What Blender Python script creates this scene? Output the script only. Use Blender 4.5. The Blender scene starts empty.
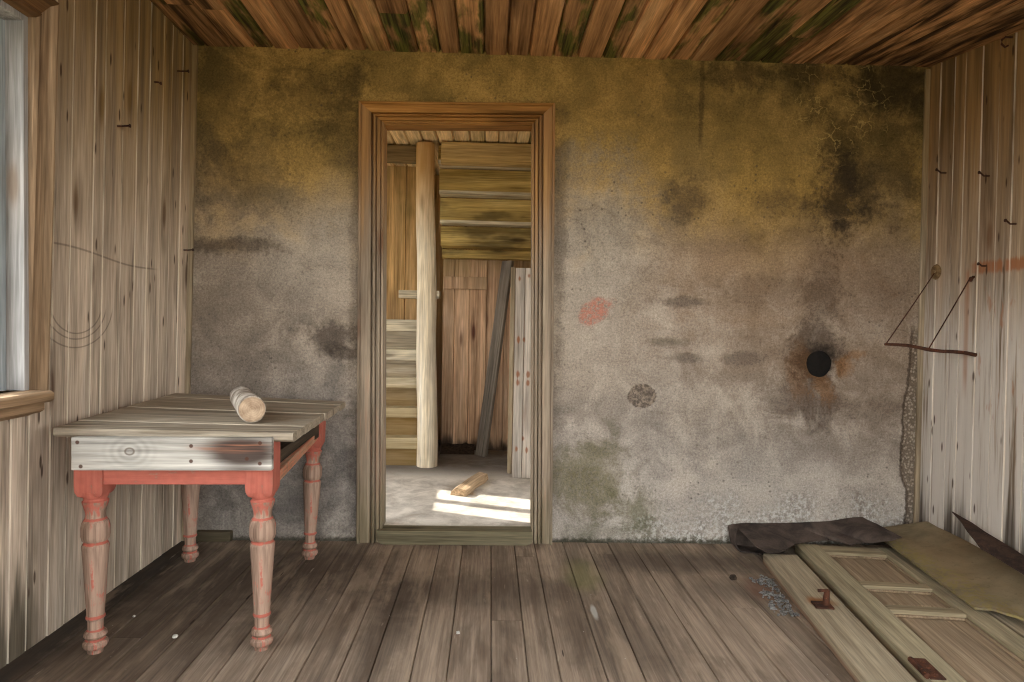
import bpy, bmesh, math, random
from mathutils import Vector, Matrix, noise as mnoise
R = math.radians
random.seed(11)
scene = bpy.context.scene
COL = scene.collection

# ---------------------------------------------------------------- camera frame
F, CD, CH = 654.0, 3.2, 1.085
def camera_axes():
    vx, vy, roll = (490. - 512.) / F, (341. - 322.) / F, R(1.0)
    y = Vector((vx, vy, -1.)).normalized()
    up = Vector((math.sin(roll), math.cos(roll), 0.))
    z = (up - y * up.dot(y)).normalized()
    x = y.cross(z)
    return Matrix((x, y, z))          # world = M @ cam
M = camera_axes()
CAM = Vector((0, -CD, CH))
def at(px, py, **k):
    """point where the sight line through a photo pixel meets the plane X=, Y= or Z="""
    r = M @ Vector(((px - 512) / F, (341 - py) / F, -1.))
    (a, v), = k.items()
    i = 'XYZ'.index(a)
    return CAM + r * ((v - CAM[i]) / r[i])

# ---------------------------------------------------------------- node helper
def lin(c):
    return tuple((v / 255 / 12.92) if v / 255 <= .04045 else ((v / 255 + .055) / 1.055) ** 2.4 for v in c[:3])
class S:
    def __init__(s, g, sock): s.g, s.k = g, sock
    def __add__(s, o): return s.g.m('ADD', s, o)
    __radd__ = __add__
    def __sub__(s, o): return s.g.m('SUBTRACT', s, o)
    def __rsub__(s, o): return s.g.m('SUBTRACT', o, s)
    def __mul__(s, o): return s.g.m('MULTIPLY', s, o)
    __rmul__ = __mul__
    def __truediv__(s, o): return s.g.m('DIVIDE', s, o)
    def __neg__(s): return s.g.m('MULTIPLY', s, -1.)
class G:
    def __init__(g, name):
        g.mat = bpy.data.materials.new(name)
        g.mat.use_nodes = True
        g.nt = g.mat.node_tree
        g.nt.nodes.clear()
        g.out = g.nt.nodes.new('ShaderNodeOutputMaterial')
        g.b = g.nt.nodes.new('ShaderNodeBsdfPrincipled')
        g.nt.links.new(g.b.outputs[0], g.out.inputs[0])
        g.b.inputs['Specular IOR Level'].default_value = .25
    def n(g, t, **k):
        nd = g.nt.nodes.new(t)
        for a, v in k.items(): setattr(nd, a, v)
        return nd
    def put(g, inp, v):
        if isinstance(v, S): g.nt.links.new(v.k, inp)
        elif isinstance(v, (tuple, list)) and len(v) == 3 and inp.type == 'RGBA': inp.default_value = (*v, 1)
        else: inp.default_value = v
    def m(g, op, a, b=0., c=0.):
        nd = g.n('ShaderNodeMath', operation=op)
        for i, v in enumerate((a, b, c)): g.put(nd.inputs[i], v)
        return S(g, nd.outputs[0])
    def coords(g):
        t = g.n('ShaderNodeTexCoord')
        sp = g.n('ShaderNodeSeparateXYZ')
        g.nt.links.new(t.outputs['Object'], sp.inputs[0])
        return [S(g, sp.outputs[i]) for i in range(3)]
    def island(g):
        return S(g, g.n('ShaderNodeNewGeometry').outputs['Random Per Island'])
    def vec(g, x, y, z):
        nd = g.n('ShaderNodeCombineXYZ')
        for i, v in enumerate((x, y, z)): g.put(nd.inputs[i], v)
        return S(g, nd.outputs[0])
    def noise(g, v, scale=1., detail=4., rough=.55, dist=0.):
        nd = g.n('ShaderNodeTexNoise')
        g.put(nd.inputs['Vector'], v); g.put(nd.inputs['Scale'], scale); g.put(nd.inputs['Detail'], detail)
        g.put(nd.inputs['Roughness'], rough); g.put(nd.inputs['Distortion'], dist)
        return S(g, nd.outputs[0])
    def voro(g, v, scale=1., feature='F1', rand=1.):
        nd = g.n('ShaderNodeTexVoronoi', feature=feature)
        g.put(nd.inputs['Vector'], v); g.put(nd.inputs['Scale'], scale); g.put(nd.inputs['Randomness'], rand)
        return S(g, nd.outputs['Distance'])
    def vcol(g, v, scale=1.):
        nd = g.n('ShaderNodeTexVoronoi')
        g.put(nd.inputs['Vector'], v); g.put(nd.inputs['Scale'], scale)
        sp = g.n('ShaderNodeSeparateColor'); g.nt.links.new(nd.outputs['Color'], sp.inputs[0])
        return S(g, sp.outputs[0])
    def step(g, x, a, b, lo=0., hi=1.):
        """smoothstep from lo (at a) to hi (at b)"""
        nd = g.n('ShaderNodeMapRange', interpolation_type='SMOOTHSTEP')
        g.put(nd.inputs[0], x)
        if a > b: a, b, lo, hi = b, a, hi, lo
        for i, v in enumerate((a, b, lo, hi)): g.put(nd.inputs[i + 1], v)
        return S(g, nd.outputs[0])
    def mix(g, f, a, b, blend='MIX'):
        nd = g.n('ShaderNodeMix', data_type='RGBA', blend_type=blend)
        g.put(nd.inputs[0], f); g.put(nd.inputs[6], a); g.put(nd.inputs[7], b)
        return S(g, nd.outputs[2])
    def gain(g, col, f):
        """colour times a grey value"""
        nd = g.n('ShaderNodeVectorMath', operation='SCALE')
        g.put(nd.inputs[0], col); g.put(nd.inputs[3], f)
        return S(g, nd.outputs[0])
    def ell(g, u, v, cu, cv, ru, rv, soft=.6, warp=None):
        """soft-edged elliptic patch, 1 inside"""
        du = (u - cu) / ru
        dv = (v - cv) / rv
        d = g.m('SQRT', du * du + dv * dv)
        if warp is not None: d = d + warp
        return g.step(d, 1 + soft * .5, 1 - soft * .5)
    def finish(g, col, rough=.85, bump=None, strength=.5, dist=.01, spec=None):
        g.put(g.b.inputs['Base Color'], col)
        g.put(g.b.inputs['Roughness'], rough)
        if spec is not None: g.b.inputs['Specular IOR Level'].default_value = spec
        if bump is not None:
            bp = g.n('ShaderNodeBump')
            g.put(bp.inputs['Height'], bump)
            bp.inputs['Strength'].default_value = strength
            bp.inputs['Distance'].default_value = dist
            g.nt.links.new(bp.outputs[0], g.b.inputs['Normal'])
        return g.mat

def wood_core(g, axis, knots=1., ring=70., seed=0., knot_scale=(7., 1.8), island=True):
    """grain fields for boards running along axis; returns dict of scalars"""
    x, y, z = g.coords()
    c = {'X': (y, z, x), 'Y': (x, z, y), 'Z': (x, y, z)}[axis]
    rnd = g.island() if island else None
    if island:
        a, b, l = c[0] + rnd * 13.7, c[1] + rnd * 5.3, c[2] + rnd * 29.1 + seed
    else:
        a, b, l = c[0] + seed, c[1] + seed * .7, c[2] + seed
    warp = g.noise(g.vec(a * 5., b * 5., l * .9), 1., 3., .5)
    kv = g.voro(g.vec((a + warp * .03) * knot_scale[0], b * knot_scale[0], l * knot_scale[1]), 1.)
    kn = g.step(kv, .17, .05)
    halo = g.step(kv, .42, .05)
    phase = (a + b * .8) * ring + warp * 9. + halo * 5.
    rings = g.m('SINE', phase) * .5 + .5
    fibre = g.noise(g.vec(a * 85., b * 85., l * 3.), 1., 3., .6)
    streak = g.noise(g.vec(a * 22., b * 22., l * .8), 1., 4., .6)
    blotch = g.noise(g.vec(a * 3.5, b * 3.5, l * 1.3), 1., 4., .6)
    return dict(x=x, y=y, z=z, rnd=rnd, rings=rings, fibre=fibre, streak=streak, blotch=blotch, kn=kn, halo=halo, a=a, b=b, l=l)

def wood(name, axis, lo, mid, hi, knots=1., ring=70., vary=.35, extra=None, island=True, seed=0., rough=.85, bump=.5, knotcol=(60, 38, 24), knot_scale=(7., 1.8), contrast=1.):
    g = G(name)
    w = wood_core(g, axis, knots, ring, seed, knot_scale, island)
    f = w['streak'] * .5 + w['blotch'] * .3 + w['fibre'] * .2
    f = (f - .5) * (1.9 * contrast) + .5
    col = g.mix(g.step(f, .15, .55), lin(lo), lin(mid))
    col = g.mix(g.step(f, .5, .95), col, lin(hi))
    col = g.gain(col, 1. - w['rings'] * .22 * contrast)
    col = g.gain(col, .5 + w['fibre'] * 1.0)
    fine2 = g.noise(g.vec(w['a'] * 190., w['b'] * 190., w['l'] * 7.), 1., 2., .6)
    col = g.gain(col, .6 + fine2 * .8)
    if island: col = g.gain(col, (1. - vary * .5) + g.m('FRACT', w['rnd'] * 7.13) * vary)
    col = g.mix(w['halo'] * .35 * knots, col, lin(knotcol))
    col = g.mix(w['kn'] * .85 * knots, col, lin(knotcol))
    if extra: col = extra(g, w, col)
    h = w['fibre'] * .5 + w['rings'] * .3 + w['streak'] * .3 - w['kn'] * .2
    return g.finish(col, rough, h, bump, .004)

# ---------------------------------------------------------------- mesh helper
class MB:
    def __init__(s): s.bm = bmesh.new()
    def hexa(s, p, bevel=0.):
        """p: 4 bottom corners then 4 top corners, same winding"""
        bm = bmesh.new()
        v = [bm.verts.new(Vector(q)) for q in p]
        for f in ((3, 2, 1, 0), (4, 5, 6, 7), (0, 1, 5, 4), (1, 2, 6, 5), (2, 3, 7, 6), (3, 0, 4, 7)):
            bm.faces.new([v[i] for i in f])
        bmesh.ops.recalc_face_normals(bm, faces=bm.faces)
        if bevel:
            bmesh.ops.bevel(bm, geom=list(bm.edges), offset=bevel, segments=2, profile=.6, affect='EDGES')
        s.merge(bm); return s
    def merge(s, bm):
        me = bpy.data.meshes.new('tmp'); bm.to_mesh(me); bm.free()
        s.bm.from_mesh(me); bpy.data.meshes.remove(me)
    def box(s, a, b, bevel=0.):
        (x0, y0, z0), (x1, y1, z1) = a, b
        return s.hexa([(x0, y0, z0), (x1, y0, z0), (x1, y1, z0), (x0, y1, z0), (x0, y0, z1), (x1, y0, z1), (x1, y1, z1), (x0, y1, z1)], bevel)
    def loft(s, rings, caps=True, closed=True):
        """rings: list of lists of points"""
        bm = s.bm
        vs = [[bm.verts.new(Vector(p)) for p in r] for r in rings]
        n = len(vs[0])
        fs = []
        for i in range(len(vs) - 1):
            for j in range(n if closed else n - 1):
                k = (j + 1) % n
                fs.append(bm.faces.new((vs[i][j], vs[i][k], vs[i + 1][k], vs[i + 1][j])))
        if caps:
            fs.append(bm.faces.new(list(reversed(vs[0])))); fs.append(bm.faces.new(vs[-1]))
        bmesh.ops.recalc_face_normals(bm, faces=fs)
        return s
    def lathe(s, prof, n=24, c=(0, 0, 0)):
        return s.loft([[(c[0] + r * math.cos(2 * math.pi * j / n), c[1] + r * math.sin(2 * math.pi * j / n), c[2] + z) for j in range(n)] for r, z in prof])
    def tube(s, pts, rad, n=8):
        pts = [Vector(p) for p in pts]
        if not isinstance(rad, (list, tuple)): rad = [rad] * len(pts)
        rings = []
        for i, p in enumerate(pts):
            d = (pts[min(i + 1, len(pts) - 1)] - pts[max(i - 1, 0)]).normalized()
            u = d.cross(Vector((0, 0, 1)) if abs(d.z) < .9 else Vector((1, 0, 0))).normalized(); v = d.cross(u)
            rings.append([p + (u * math.cos(2 * math.pi * j / n) + v * math.sin(2 * math.pi * j / n)) * rad[i] for j in range(n)])
        return s.loft(rings)
    def plank(s, pos, u0, u1, w0, w1, th=.02, ch=.004, dp=.006, segs=1):
        """a board between u0 and u1 (across), w0 and w1 (along); pos(u, w, d) gives the point, d is depth out of the surface"""
        prof = [(u0, -th), (u0, -dp), (u0 + ch, 0), (u1 - ch, 0), (u1, -dp), (u1, -th)]
        rings = [[pos(u, w0 + (w1 - w0) * i / segs, d) for u, d in prof] for i in range(segs + 1)]
        return s.loft(rings)
    def sheet(s, grid, th):
        """a grid of points given thickness th along its own normals"""
        nu, nv = len(grid), len(grid[0])
        P = [[Vector(p) for p in r] for r in grid]
        def nrm(i, j):
            a = P[min(i + 1, nu - 1)][j] - P[max(i - 1, 0)][j]
            b = P[i][min(j + 1, nv - 1)] - P[i][max(j - 1, 0)]
            return a.cross(b).normalized()
        N = [[nrm(i, j) for j in range(nv)] for i in range(nu)]
        bm = s.bm
        A = [[bm.verts.new(P[i][j] + N[i][j] * th * .5) for j in range(nv)] for i in range(nu)]
        B = [[bm.verts.new(P[i][j] - N[i][j] * th * .5) for j in range(nv)] for i in range(nu)]
        fs = []
        for i in range(nu - 1):
            for j in range(nv - 1):
                fs.append(bm.faces.new((A[i][j], A[i + 1][j], A[i + 1][j + 1], A[i][j + 1])))
                fs.append(bm.faces.new((B[i][j], B[i][j + 1], B[i + 1][j + 1], B[i + 1][j])))
        rim = [(i, 0) for i in range(nu)] + [(nu - 1, j) for j in range(1, nv)] + [(i, nv - 1) for i in range(nu - 2, -1, -1)] + [(0, j) for j in range(nv - 2, 0, -1)]
        for k in range(len(rim)):
            (i, j), (p, q) = rim[k], rim[(k + 1) % len(rim)]
            fs.append(bm.faces.new((A[i][j], B[i][j], B[p][q], A[p][q])))
        bmesh.ops.recalc_face_normals(bm, faces=fs)
        return s
    def build(s, name, mat, parent=None, smooth=None, kind=None):
        me = bpy.data.meshes.new(name); s.bm.to_mesh(me); s.bm.free()
        o = bpy.data.objects.new(name, me); COL.objects.link(o)
        me.materials.append(mat)
        if smooth is not None:
            me.polygons.foreach_set('use_smooth', [True] * len(me.polygons))
            me.set_sharp_from_angle(angle=R(smooth))
        if parent: o.parent = parent
        if kind: o['kind'] = kind
        return o
def empty(name, loc=(0, 0, 0), rz=0.):
    o = bpy.data.objects.new(name, None); COL.objects.link(o)
    o.location = loc; o.rotation_euler = (0, 0, rz); o.empty_display_size = .1
    return o
def tag(o, label, cat, group=None):
    o['label'] = label; o['category'] = cat
    if group: o['group'] = group
    return o
def lerp(a, b, t): return a + (b - a) * t
def breaks(a, b, w, jit=.12):
    n = max(1, round((b - a) / w)); u = [a + (b - a) * i / n for i in range(n + 1)]
    return [u[0]] + [q + random.uniform(-jit, jit) * w for q in u[1:-1]] + [u[-1]]

# ================================================================ room shape
def XL(z): return -1.472 + .042 * z / 2.38           # left wall leans a little
def XR(z): return 2.175 - .026 * z / 2.38
def ZC(x, y):                                        # ceiling sags to the right front
    return 2.374 + .011 * (x + 1.43) / 3.58 + y * (.12 * min(1, max(0, (x - .6) / 1.5)) - .04 * min(1, max(0, (-.2 - x) / 1.3)))
YB = -4.3                                            # the room goes on behind the camera

# ================================================================ materials
def px_wall(px, py):
    p = at(px, py, Y=0); return p.x, p.z

def plaster_mat():
    g = G('old stained plaster')
    x, y, z = g.coords()
    v = g.vec(x, y, z)
    big = g.noise(v, 1.6, 5., .6, .3)
    mid = g.noise(v, 5., 6., .65, .4)
    fine = g.noise(v, 45., 4., .65)
    grit = g.noise(v, 95., 3., .7)
    wv = (mid - .5) * 2.6 + (fine - .5) * 1.1 + (big - .5) * 1.2
    wz = z + (big - .5) * 1.0 + (mid - .5) * .35
    # greys: cool below, warm beige in the middle
    col = g.mix(g.step(mid * .7 + big * .3, .36, .64), lin((104, 98, 93)), lin((166, 158, 149)))
    col = g.mix(g.step(wz, .2, 1.1) * .4, col, lin((170, 150, 124)))
    col = g.mix(g.step(fine, .5, .75) * .5, col, lin((88, 79, 71)))
    # lighter swirl of trowel work right of the door, pale band left of it
    def E(cx, cy, rx, ry, soft=1.0, wr=1.):
        u, w = px_wall(cx, cy)
        return g.ell(x, z, u, w, rx / 204., ry / 204., soft, wv * wr)
    for (cx, cy, rx, ry, a) in ((625, 215, 75, 90, .45), (300, 240, 70, 60, .25), (640, 330, 90, 60, .25), (650, 500, 130, 60, .2), (830, 505, 120, 45, .4), (640, 225, 60, 60, .3)):
        col = g.mix(E(cx, cy, rx, ry, 1.4) * a, col, lin((190, 182, 172)))
    # warm brown right of centre
    for (cx, cy, rx, ry, a, c) in ((270, 430, 120, 90, .5, (108, 104, 101)), (225, 330, 50, 110, .45, (122, 110, 98)), (790, 270, 150, 90, .55, (128, 104, 82)), (870, 330, 70, 150, .4, (118, 100, 84)), (740, 215, 120, 70, .4, (150, 120, 82))):
        col = g.mix(E(cx, cy, rx, ry, 1.6) * a, col, lin(c))
    # yellow green soot and mould creeping down from the ceiling
    olive = g.mix(g.step(mid * .6 + big * .4, .38, .62), lin((92, 78, 34)), lin((176, 142, 74)))
    olive = g.mix(g.step(x, -.2, 1.6) * .4, olive, lin((100, 84, 40)))
    reach = 1.62 + g.step(x, -.4, .3) * .12 - g.step(x, .3, 1.3) * .18
    top = g.step(wz - reach, -.32, .38)
    col = g.mix(top * .93, col, olive)
    # pale ochre bloom between grey and green
    for (cx, cy, rx, ry, a) in ((590, 150, 60, 45, .45), (300, 120, 70, 60, .4), (740, 165, 70, 40, .35), (320, 170, 70, 40, .3), (480, 75, 150, 25, .35)):
        col = g.mix(E(cx, cy, rx, ry, 1.5) * a, col, lin((168, 138, 76)))
    for (cx, cy, rx, ry, a) in ((604, 225, 46, 58, .65), (580, 290, 30, 50, .3), (310, 235, 50, 40, .3)):
        col = g.mix(E(cx, cy, rx, ry, 1.3) * a, col, lin((160, 151, 138)))
    # dark stains
    for (cx, cy, rx, ry, a, c) in (
            (315, 95, 45, 34, .55, (74, 64, 34)), (345, 120, 26, 40, .5, (66, 56, 30)), (215, 110, 30, 70, .4, (70, 60, 34)), (230, 180, 60, 40, .35, (70, 60, 46)),
            (228, 245, 46, 8, .65, (70, 58, 46)), (335, 338, 34, 14, .7, (62, 52, 44)), (350, 352, 26, 7, .6, (62, 52, 44)),
            (740, 75, 26, 14, .6, (46, 36, 20)), (815, 72, 30, 12, .55, (44, 34, 18)), (900, 85, 40, 26, .7, (42, 34, 20)), (880, 150, 60, 60, .45, (60, 50, 26)),
            (690, 200, 24, 20, .55, (62, 50, 38)), (775, 200, 36, 16, .45, (64, 52, 40)), (838, 195, 22, 40, .8, (40, 32, 24)), (866, 190, 14, 24, .5, (46, 38, 28)), (840, 225, 9, 6, .7, (36, 28, 20)),
            (680, 302, 26, 5, .6, (84, 74, 66)), (668, 342, 16, 4, .5, (80, 72, 58)), (688, 358, 20, 4, .5, (74, 64, 56)), (740, 358, 20, 6, .45, (80, 70, 62)),
            (819, 342, 26, 26, .55, (58, 48, 40)), (822, 310, 16, 60, .35, (64, 54, 46)), (819, 364, 19, 19, .85, (30, 24, 20)), (816, 395, 16, 28, .5, (56, 42, 32)), (790, 400, 34, 14, .5, (84, 70, 60)), (770, 290, 60, 16, .3, (88, 74, 62)),
            (560, 230, 7, 120, .4, (70, 58, 40)), (702, 90, 2.2, 50, .5, (52, 42, 22)), (355, 300, 6, 150, .35, (80, 66, 48))):
        col = g.mix(E(cx, cy, rx, ry, 1.1) * a, col, lin(c))
    # freckles
    sp = g.voro(v, 26.)
    col = g.mix(g.step(sp, .2, .08) * g.step(big, .48, .62) * .6, col, lin((70, 62, 56)))
    # rust bloom beside the hole
    for (cx, cy, rx, ry, a) in ((843, 368, 10, 8, .55), (858, 354, 6, 5, .5), (822, 386, 9, 12, .4), (800, 372, 8, 20, .25)):
        col = g.mix(E(cx, cy, rx, ry, 1.2, 2.) * a, col, lin((138, 100, 62)))
    # red brick showing through, and a plugged hole
    red = g.ell(x + (z - px_wall(596, 311)[1]) * -.45, z, px_wall(596, 311)[0], px_wall(596, 311)[1], .062, .078, .35, wv * 1.1) * g.step(fine, .3, .5) * g.step(grit, .25, .45)
    col = g.mix(red * (g.step(fine, .42, .56) * .5 + .28), col, lin((178, 108, 90)))
    plug = E(642, 396, 14.5, 12, .16, .25)
    col = g.mix(plug * .85, col, g.mix(g.step(fine, .42, .6), lin((74, 64, 56)), lin((132, 118, 104))))
    # crackle of pale lines at upper right
    ck = g.voro(g.vec(x + (mid - .5) * .16, y, z + (fine - .5) * .03 + (big - .5) * .2), 19., 'DISTANCE_TO_EDGE')
    area = g.m('MAXIMUM', E(820, 120, 26, 42, 1.0, 1.2), E(860, 108, 24, 36, 1.0, 1.2))
    crackle = g.step(ck, .05, .01) * area * g.step(g.noise(v, 14., 3.), .4, .6)
    col = g.mix(crackle * .6, col, lin((186, 160, 96)))
    # hairline cracks
    ck2 = g.voro(g.vec(x + (mid - .5) * .3, y, z + (big - .5) * .3), 1.7, 'DISTANCE_TO_EDGE')
    hair = g.step(ck2, .006, .001)
    col = g.mix(hair * .16 * g.step(big, .45, .6), col, lin((58, 48, 38)))
    # moss and whitish salts at the foot
    for (cx, cy, rx, ry, a, c) in ((595, 480, 34, 40, .7, (98, 92, 58)), (636, 510, 28, 22, .7, (88, 86, 50)), (600, 530, 60, 10, .4, (80, 82, 56)), (700, 541, 90, 5, .65, (62, 66, 38)), (570, 545, 60, 5, .6, (56, 58, 40))):
        col = g.mix(E(cx, cy, rx, ry, 1.2, 1.6) * a * (g.step(fine, .25, .6) * .6 + .4), col, lin(c))
    salt = g.step(z + (mid - .5) * .9 + (big - .5) * .5, .34, .06) * g.step(x, .5, 1.1) * g.step(fine, .42, .62)
    col = g.mix(salt * .6, col, lin((208, 208, 204)))
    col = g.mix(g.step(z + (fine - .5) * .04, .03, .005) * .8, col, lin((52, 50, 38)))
    # crumbled strip of bare aggregate along the right corner
    edge = 2.108 + g.step(z, .95, .6) * -.03 + (mid - .5) * .06 + (fine - .5) * .02 + g.step(z, .4, .25) * .03
    bare = g.step(x - edge, -.006, .006) * g.step(z, 1.12, 1.04)
    peb = g.voro(v, 70.)
    col = g.mix(bare * .9, col, g.mix(g.step(peb, .25, .55), lin((150, 138, 124)), lin((104, 92, 78))))
    rim = g.step(g.m('ABSOLUTE', x - edge), .011, .003) * g.step(z, 1.15, 1.05)
    col = g.mix(rim * .65, col, lin((58, 44, 34)))
    # trowel arcs
    u, w = px_wall(640, 205)
    ang = g.m('SQRT', (x - u) * (x - u) * 1.5 + (z - w) * (z - w)) + (mid - .5) * .1
    arc = g.m('SINE', (ang + (big - .5) * .5) * 62.) * .5 + .5
    col = g.gain(col, 1. - arc * E(620, 215, 66, 80, 1.2) * .11)
    spk = g.noise(v, 150., 2., .7)
    col = g.gain(col, 1. + (grit - .5) * 1.25 + (fine - .5) * .75 + (mid - .5) * .4 + (spk - .5) * .9)
    streak = g.noise(g.vec(x * 1.2, y, z * 9.), 1., 5., .6, .5)
    col = g.gain(col, .78 + streak * .44)
    h = mid * .5 + fine * .5 + grit * .25 + arc * E(630, 215, 70, 80, 1.2) * .12 - crackle * .2 - hair * .15 - bare * .8 + bare * peb * .5 - plug * fine * .8 - red * .4
    return g.finish(col, .9, h, .55, .012)
M_PLASTER = plaster_mat()

def wall_extra(lo_grey, top_col, top_z=1.6, white=0., rust=False, arcs=False):
    def f(g, w, col):
        z = w['z'] + (w['blotch'] - .5) * .5 + (w['streak'] - .5) * .3
        near = g.step(w['y'], -1.5, -.35) * .5 + .5
        col = g.mix(g.step(z, top_z - .6, top_z + .45) * .88 * near, col, g.mix(.5, top_col, g.gain(col, 1.), 'MULTIPLY') if False else g.mix(g.step(w['streak'], .3, .75), lin(tuple(c * .62 for c in top_col)), lin(top_col)))
        if white:
            pm = g.step(w['z'] + (w['streak'] - .5) * .9, 1.45, .95) * g.step(w['streak'] * .6 + w['fibre'] * .4, .34, .52)
            col = g.mix(pm * white, col, lin(lo_grey))
            dk = g.step(w['z'] + (w['streak'] - .5) * .9, .42, .1) * g.step(g.m('FRACT', w['rnd'] * 3.7), .3, .5)
            col = g.mix(dk * .9, col, lin((62, 54, 46)))
        if rust:
            p = at(1000, 263, X=2.15)
            zz = w['z'] + (w['fibre'] - .5) * .04
            y = w['y']
            band = g.step(g.m('ABSOLUTE', zz - (p.z - .01)), .036, .014) * g.step(y, -.30, -.36) * g.step(w['streak'], .25, .5)
            run = g.step(g.m('ABSOLUTE', y + .30), .022, .004) * g.step(w['z'], .75, .9) * g.step(w['z'], 1.38, 1.34)
            flk = g.step(w['z'], 1.36, 1.3) * g.step(w['z'], .5, .9) * g.step(y, -.3, -.4) * g.step(g.noise(g.vec(w['a'] * 40., w['b'] * 40., w['l'] * 9.), 1., 3.), .58, .7)
            col = g.mix(g.m('MAXIMUM', g.m('MAXIMUM', band, run * .6), flk * .6) * .85, col, lin((158, 100, 62)))
        if arcs:
            c = at(78, 305, X=-1.45)
            dy = w['y'] - c.y; dz = w['z'] - c.z
            r = g.m('SQRT', dy * dy * .5 + dz * dz)
            lowh = g.step(dz, .0, -.04)
            for rr in (.10, .12, .15):
                col = g.mix(g.step(g.m('ABSOLUTE', r - rr), .004, .001) * lowh * .5, col, lin((70, 58, 50)))
            a0, b0 = at(52, 244, X=-1.45), at(150, 268, X=-1.44)
            line = w['z'] - (a0.z + (w['y'] - a0.y) * ((b0.z - a0.z) / (b0.y - a0.y))) + g.m('SINE', w['y'] * 9.) * .008
            col = g.mix(g.step(g.m('ABSOLUTE', line), .006, .001) * g.step(w['y'], b0.y + .1, b0.y) * .5, col, lin((70, 58, 50)))
            damp = g.step(w['z'] + (w['streak'] - .5) * 1.2, .3, .05) * g.step(w['y'], -.95, -1.1)
            col = g.mix(damp * .8, col, lin((50, 46, 30)))
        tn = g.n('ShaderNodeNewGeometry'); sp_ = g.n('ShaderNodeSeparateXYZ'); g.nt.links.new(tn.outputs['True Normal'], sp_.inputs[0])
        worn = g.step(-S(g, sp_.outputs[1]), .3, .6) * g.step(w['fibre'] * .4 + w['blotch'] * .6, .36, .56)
        col = g.mix(worn * .6, col, lin((226, 214, 196)))  # seam highlight painted pale on worn chamfers that face the camera
        nails = g.voro(g.vec(w['a'] * 22., w['b'] * 22., w['l'] * 5.), 1.)
        col = g.mix(g.step(nails, .16, .07) * .85, col, lin((62, 40, 26)))
        return col
    return f
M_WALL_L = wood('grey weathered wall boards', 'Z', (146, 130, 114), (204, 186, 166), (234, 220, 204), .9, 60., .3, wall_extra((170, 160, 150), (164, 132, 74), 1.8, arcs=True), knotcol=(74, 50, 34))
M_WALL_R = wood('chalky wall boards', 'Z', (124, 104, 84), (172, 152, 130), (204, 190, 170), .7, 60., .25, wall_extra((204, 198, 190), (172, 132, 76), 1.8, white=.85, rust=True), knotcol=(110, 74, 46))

def ceil_extra(g, w, col):
    # green black mould on single boards, pale flaking scuffs, dark streaks to the right and left
    pick = g.step(g.m('FRACT', w['rnd'] * 17.3), .5, .6)
    gr = g.step(g.noise(g.vec(w['a'] * 12., w['b'] * 12., w['l'] * 3.), 1., 4., .6), .4, .56)
    col = g.mix(pick * gr * .9, col, g.mix(g.step(w['fibre'], .3, .7), lin((30, 34, 12)), lin((104, 112, 44))))
    dark = g.step(w['x'] + (w['streak'] - .5) * 1.8, .7, 1.6) * g.step(w['streak'], .62, .36)
    col = g.mix(dark * .9, col, lin((34, 22, 12)))
    lf = g.step(w['x'] + (w['streak'] - .5) * .8, -.9, -1.35) * g.step(w['streak'], .6, .35)
    col = g.mix(lf * .8, col, lin((48, 34, 16)))
    sc = g.step(g.noise(g.vec(w['a'] * 30., w['b'] * 30., w['l'] * 2.4), 1., 3., .6), .66, .76)
    col = g.mix(sc * .55, col, lin((190, 152, 104)))
    return col
M_CEIL = wood('red brown ceiling boards', 'Y', (104, 70, 38), (200, 152, 102), (236, 200, 150), 1., 75., .6, ceil_extra, knotcol=(58, 28, 14), contrast=.95)
def floor_extra(g, w, col):
    x, y = w['x'], w['y']
    v = g.vec(x, y, 0.)
    n = g.noise(v, 2.2, 5., .6, .3)
    n2 = g.noise(v, 9., 5., .65, .3)
    wv = (n2 - .5) * 1.2
    def E(px, py, rx, ry, soft=1.):
        p = at(px, py, Z=0.)
        return g.ell(x, y, p.x, p.y, rx, ry, soft, wv)
    # grime and damp patches, darker under the table and along the walls
    for (cx, cy, rx, ry, a) in ((220, 575, .55, .35, .65), (130, 640, .3, .5, .45), (480, 590, .42, .16, .5), (680, 562, .45, .13, .62), (620, 640, .18, .2, .4), (385, 640, .07, .35, .6), (400, 600, .09, .2, .5), (740, 590, .2, .12, .4), (320, 565, .3, .2, .4)):  # the ellipse by the back wall right of the doorway is painted shade
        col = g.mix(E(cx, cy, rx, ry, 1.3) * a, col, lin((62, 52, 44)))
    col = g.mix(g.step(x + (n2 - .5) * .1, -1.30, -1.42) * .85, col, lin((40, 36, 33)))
    ns = g.noise(g.vec(w['a'] * 7., 0., w['l'] * 1.6), 1., 5., .65, .3)
    col = g.mix(g.step(ns, .5, .64) * .5, col, lin((84, 70, 58)))
    col = g.mix(g.step(ns, .47, .34) * .4, col, lin((176, 156, 134)))
    col = g.mix(g.step(n, .54, .66) * .25, col, lin((78, 66, 56)))
    # scuffs and pale scratches
    sc = g.step(g.noise(g.vec(w['a'] * 40., 0., w['l'] * 5.), 1., 3., .6), .66, .74)
    col = g.mix(sc * .4, col, lin((190, 176, 158)))
    # moss by the threshold, whitewash drip, reddish rot near the boards
    col = g.mix(E(582, 575, .07, .16, 1.2) * .45, col, lin((110, 112, 62)))
    col = g.mix(E(594, 612, .012, .06, .6) * .5, col, lin((206, 208, 204)))
    col = g.mix(E(760, 590, .05, .12, 1.) * .4, col, lin((120, 78, 60)))
    sp = g.voro(v, 24.)
    col = g.mix(g.step(sp, .07, .03) * g.step(n2, .5, .56) * .7, col, lin((196, 190, 180)))
    nl = g.voro(g.vec(w['a'] * 14., 0., w['l'] * 1.7), 1.)
    col = g.mix(g.step(nl, .05, .025) * .8, col, lin((40, 30, 24)))
    return col
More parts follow.
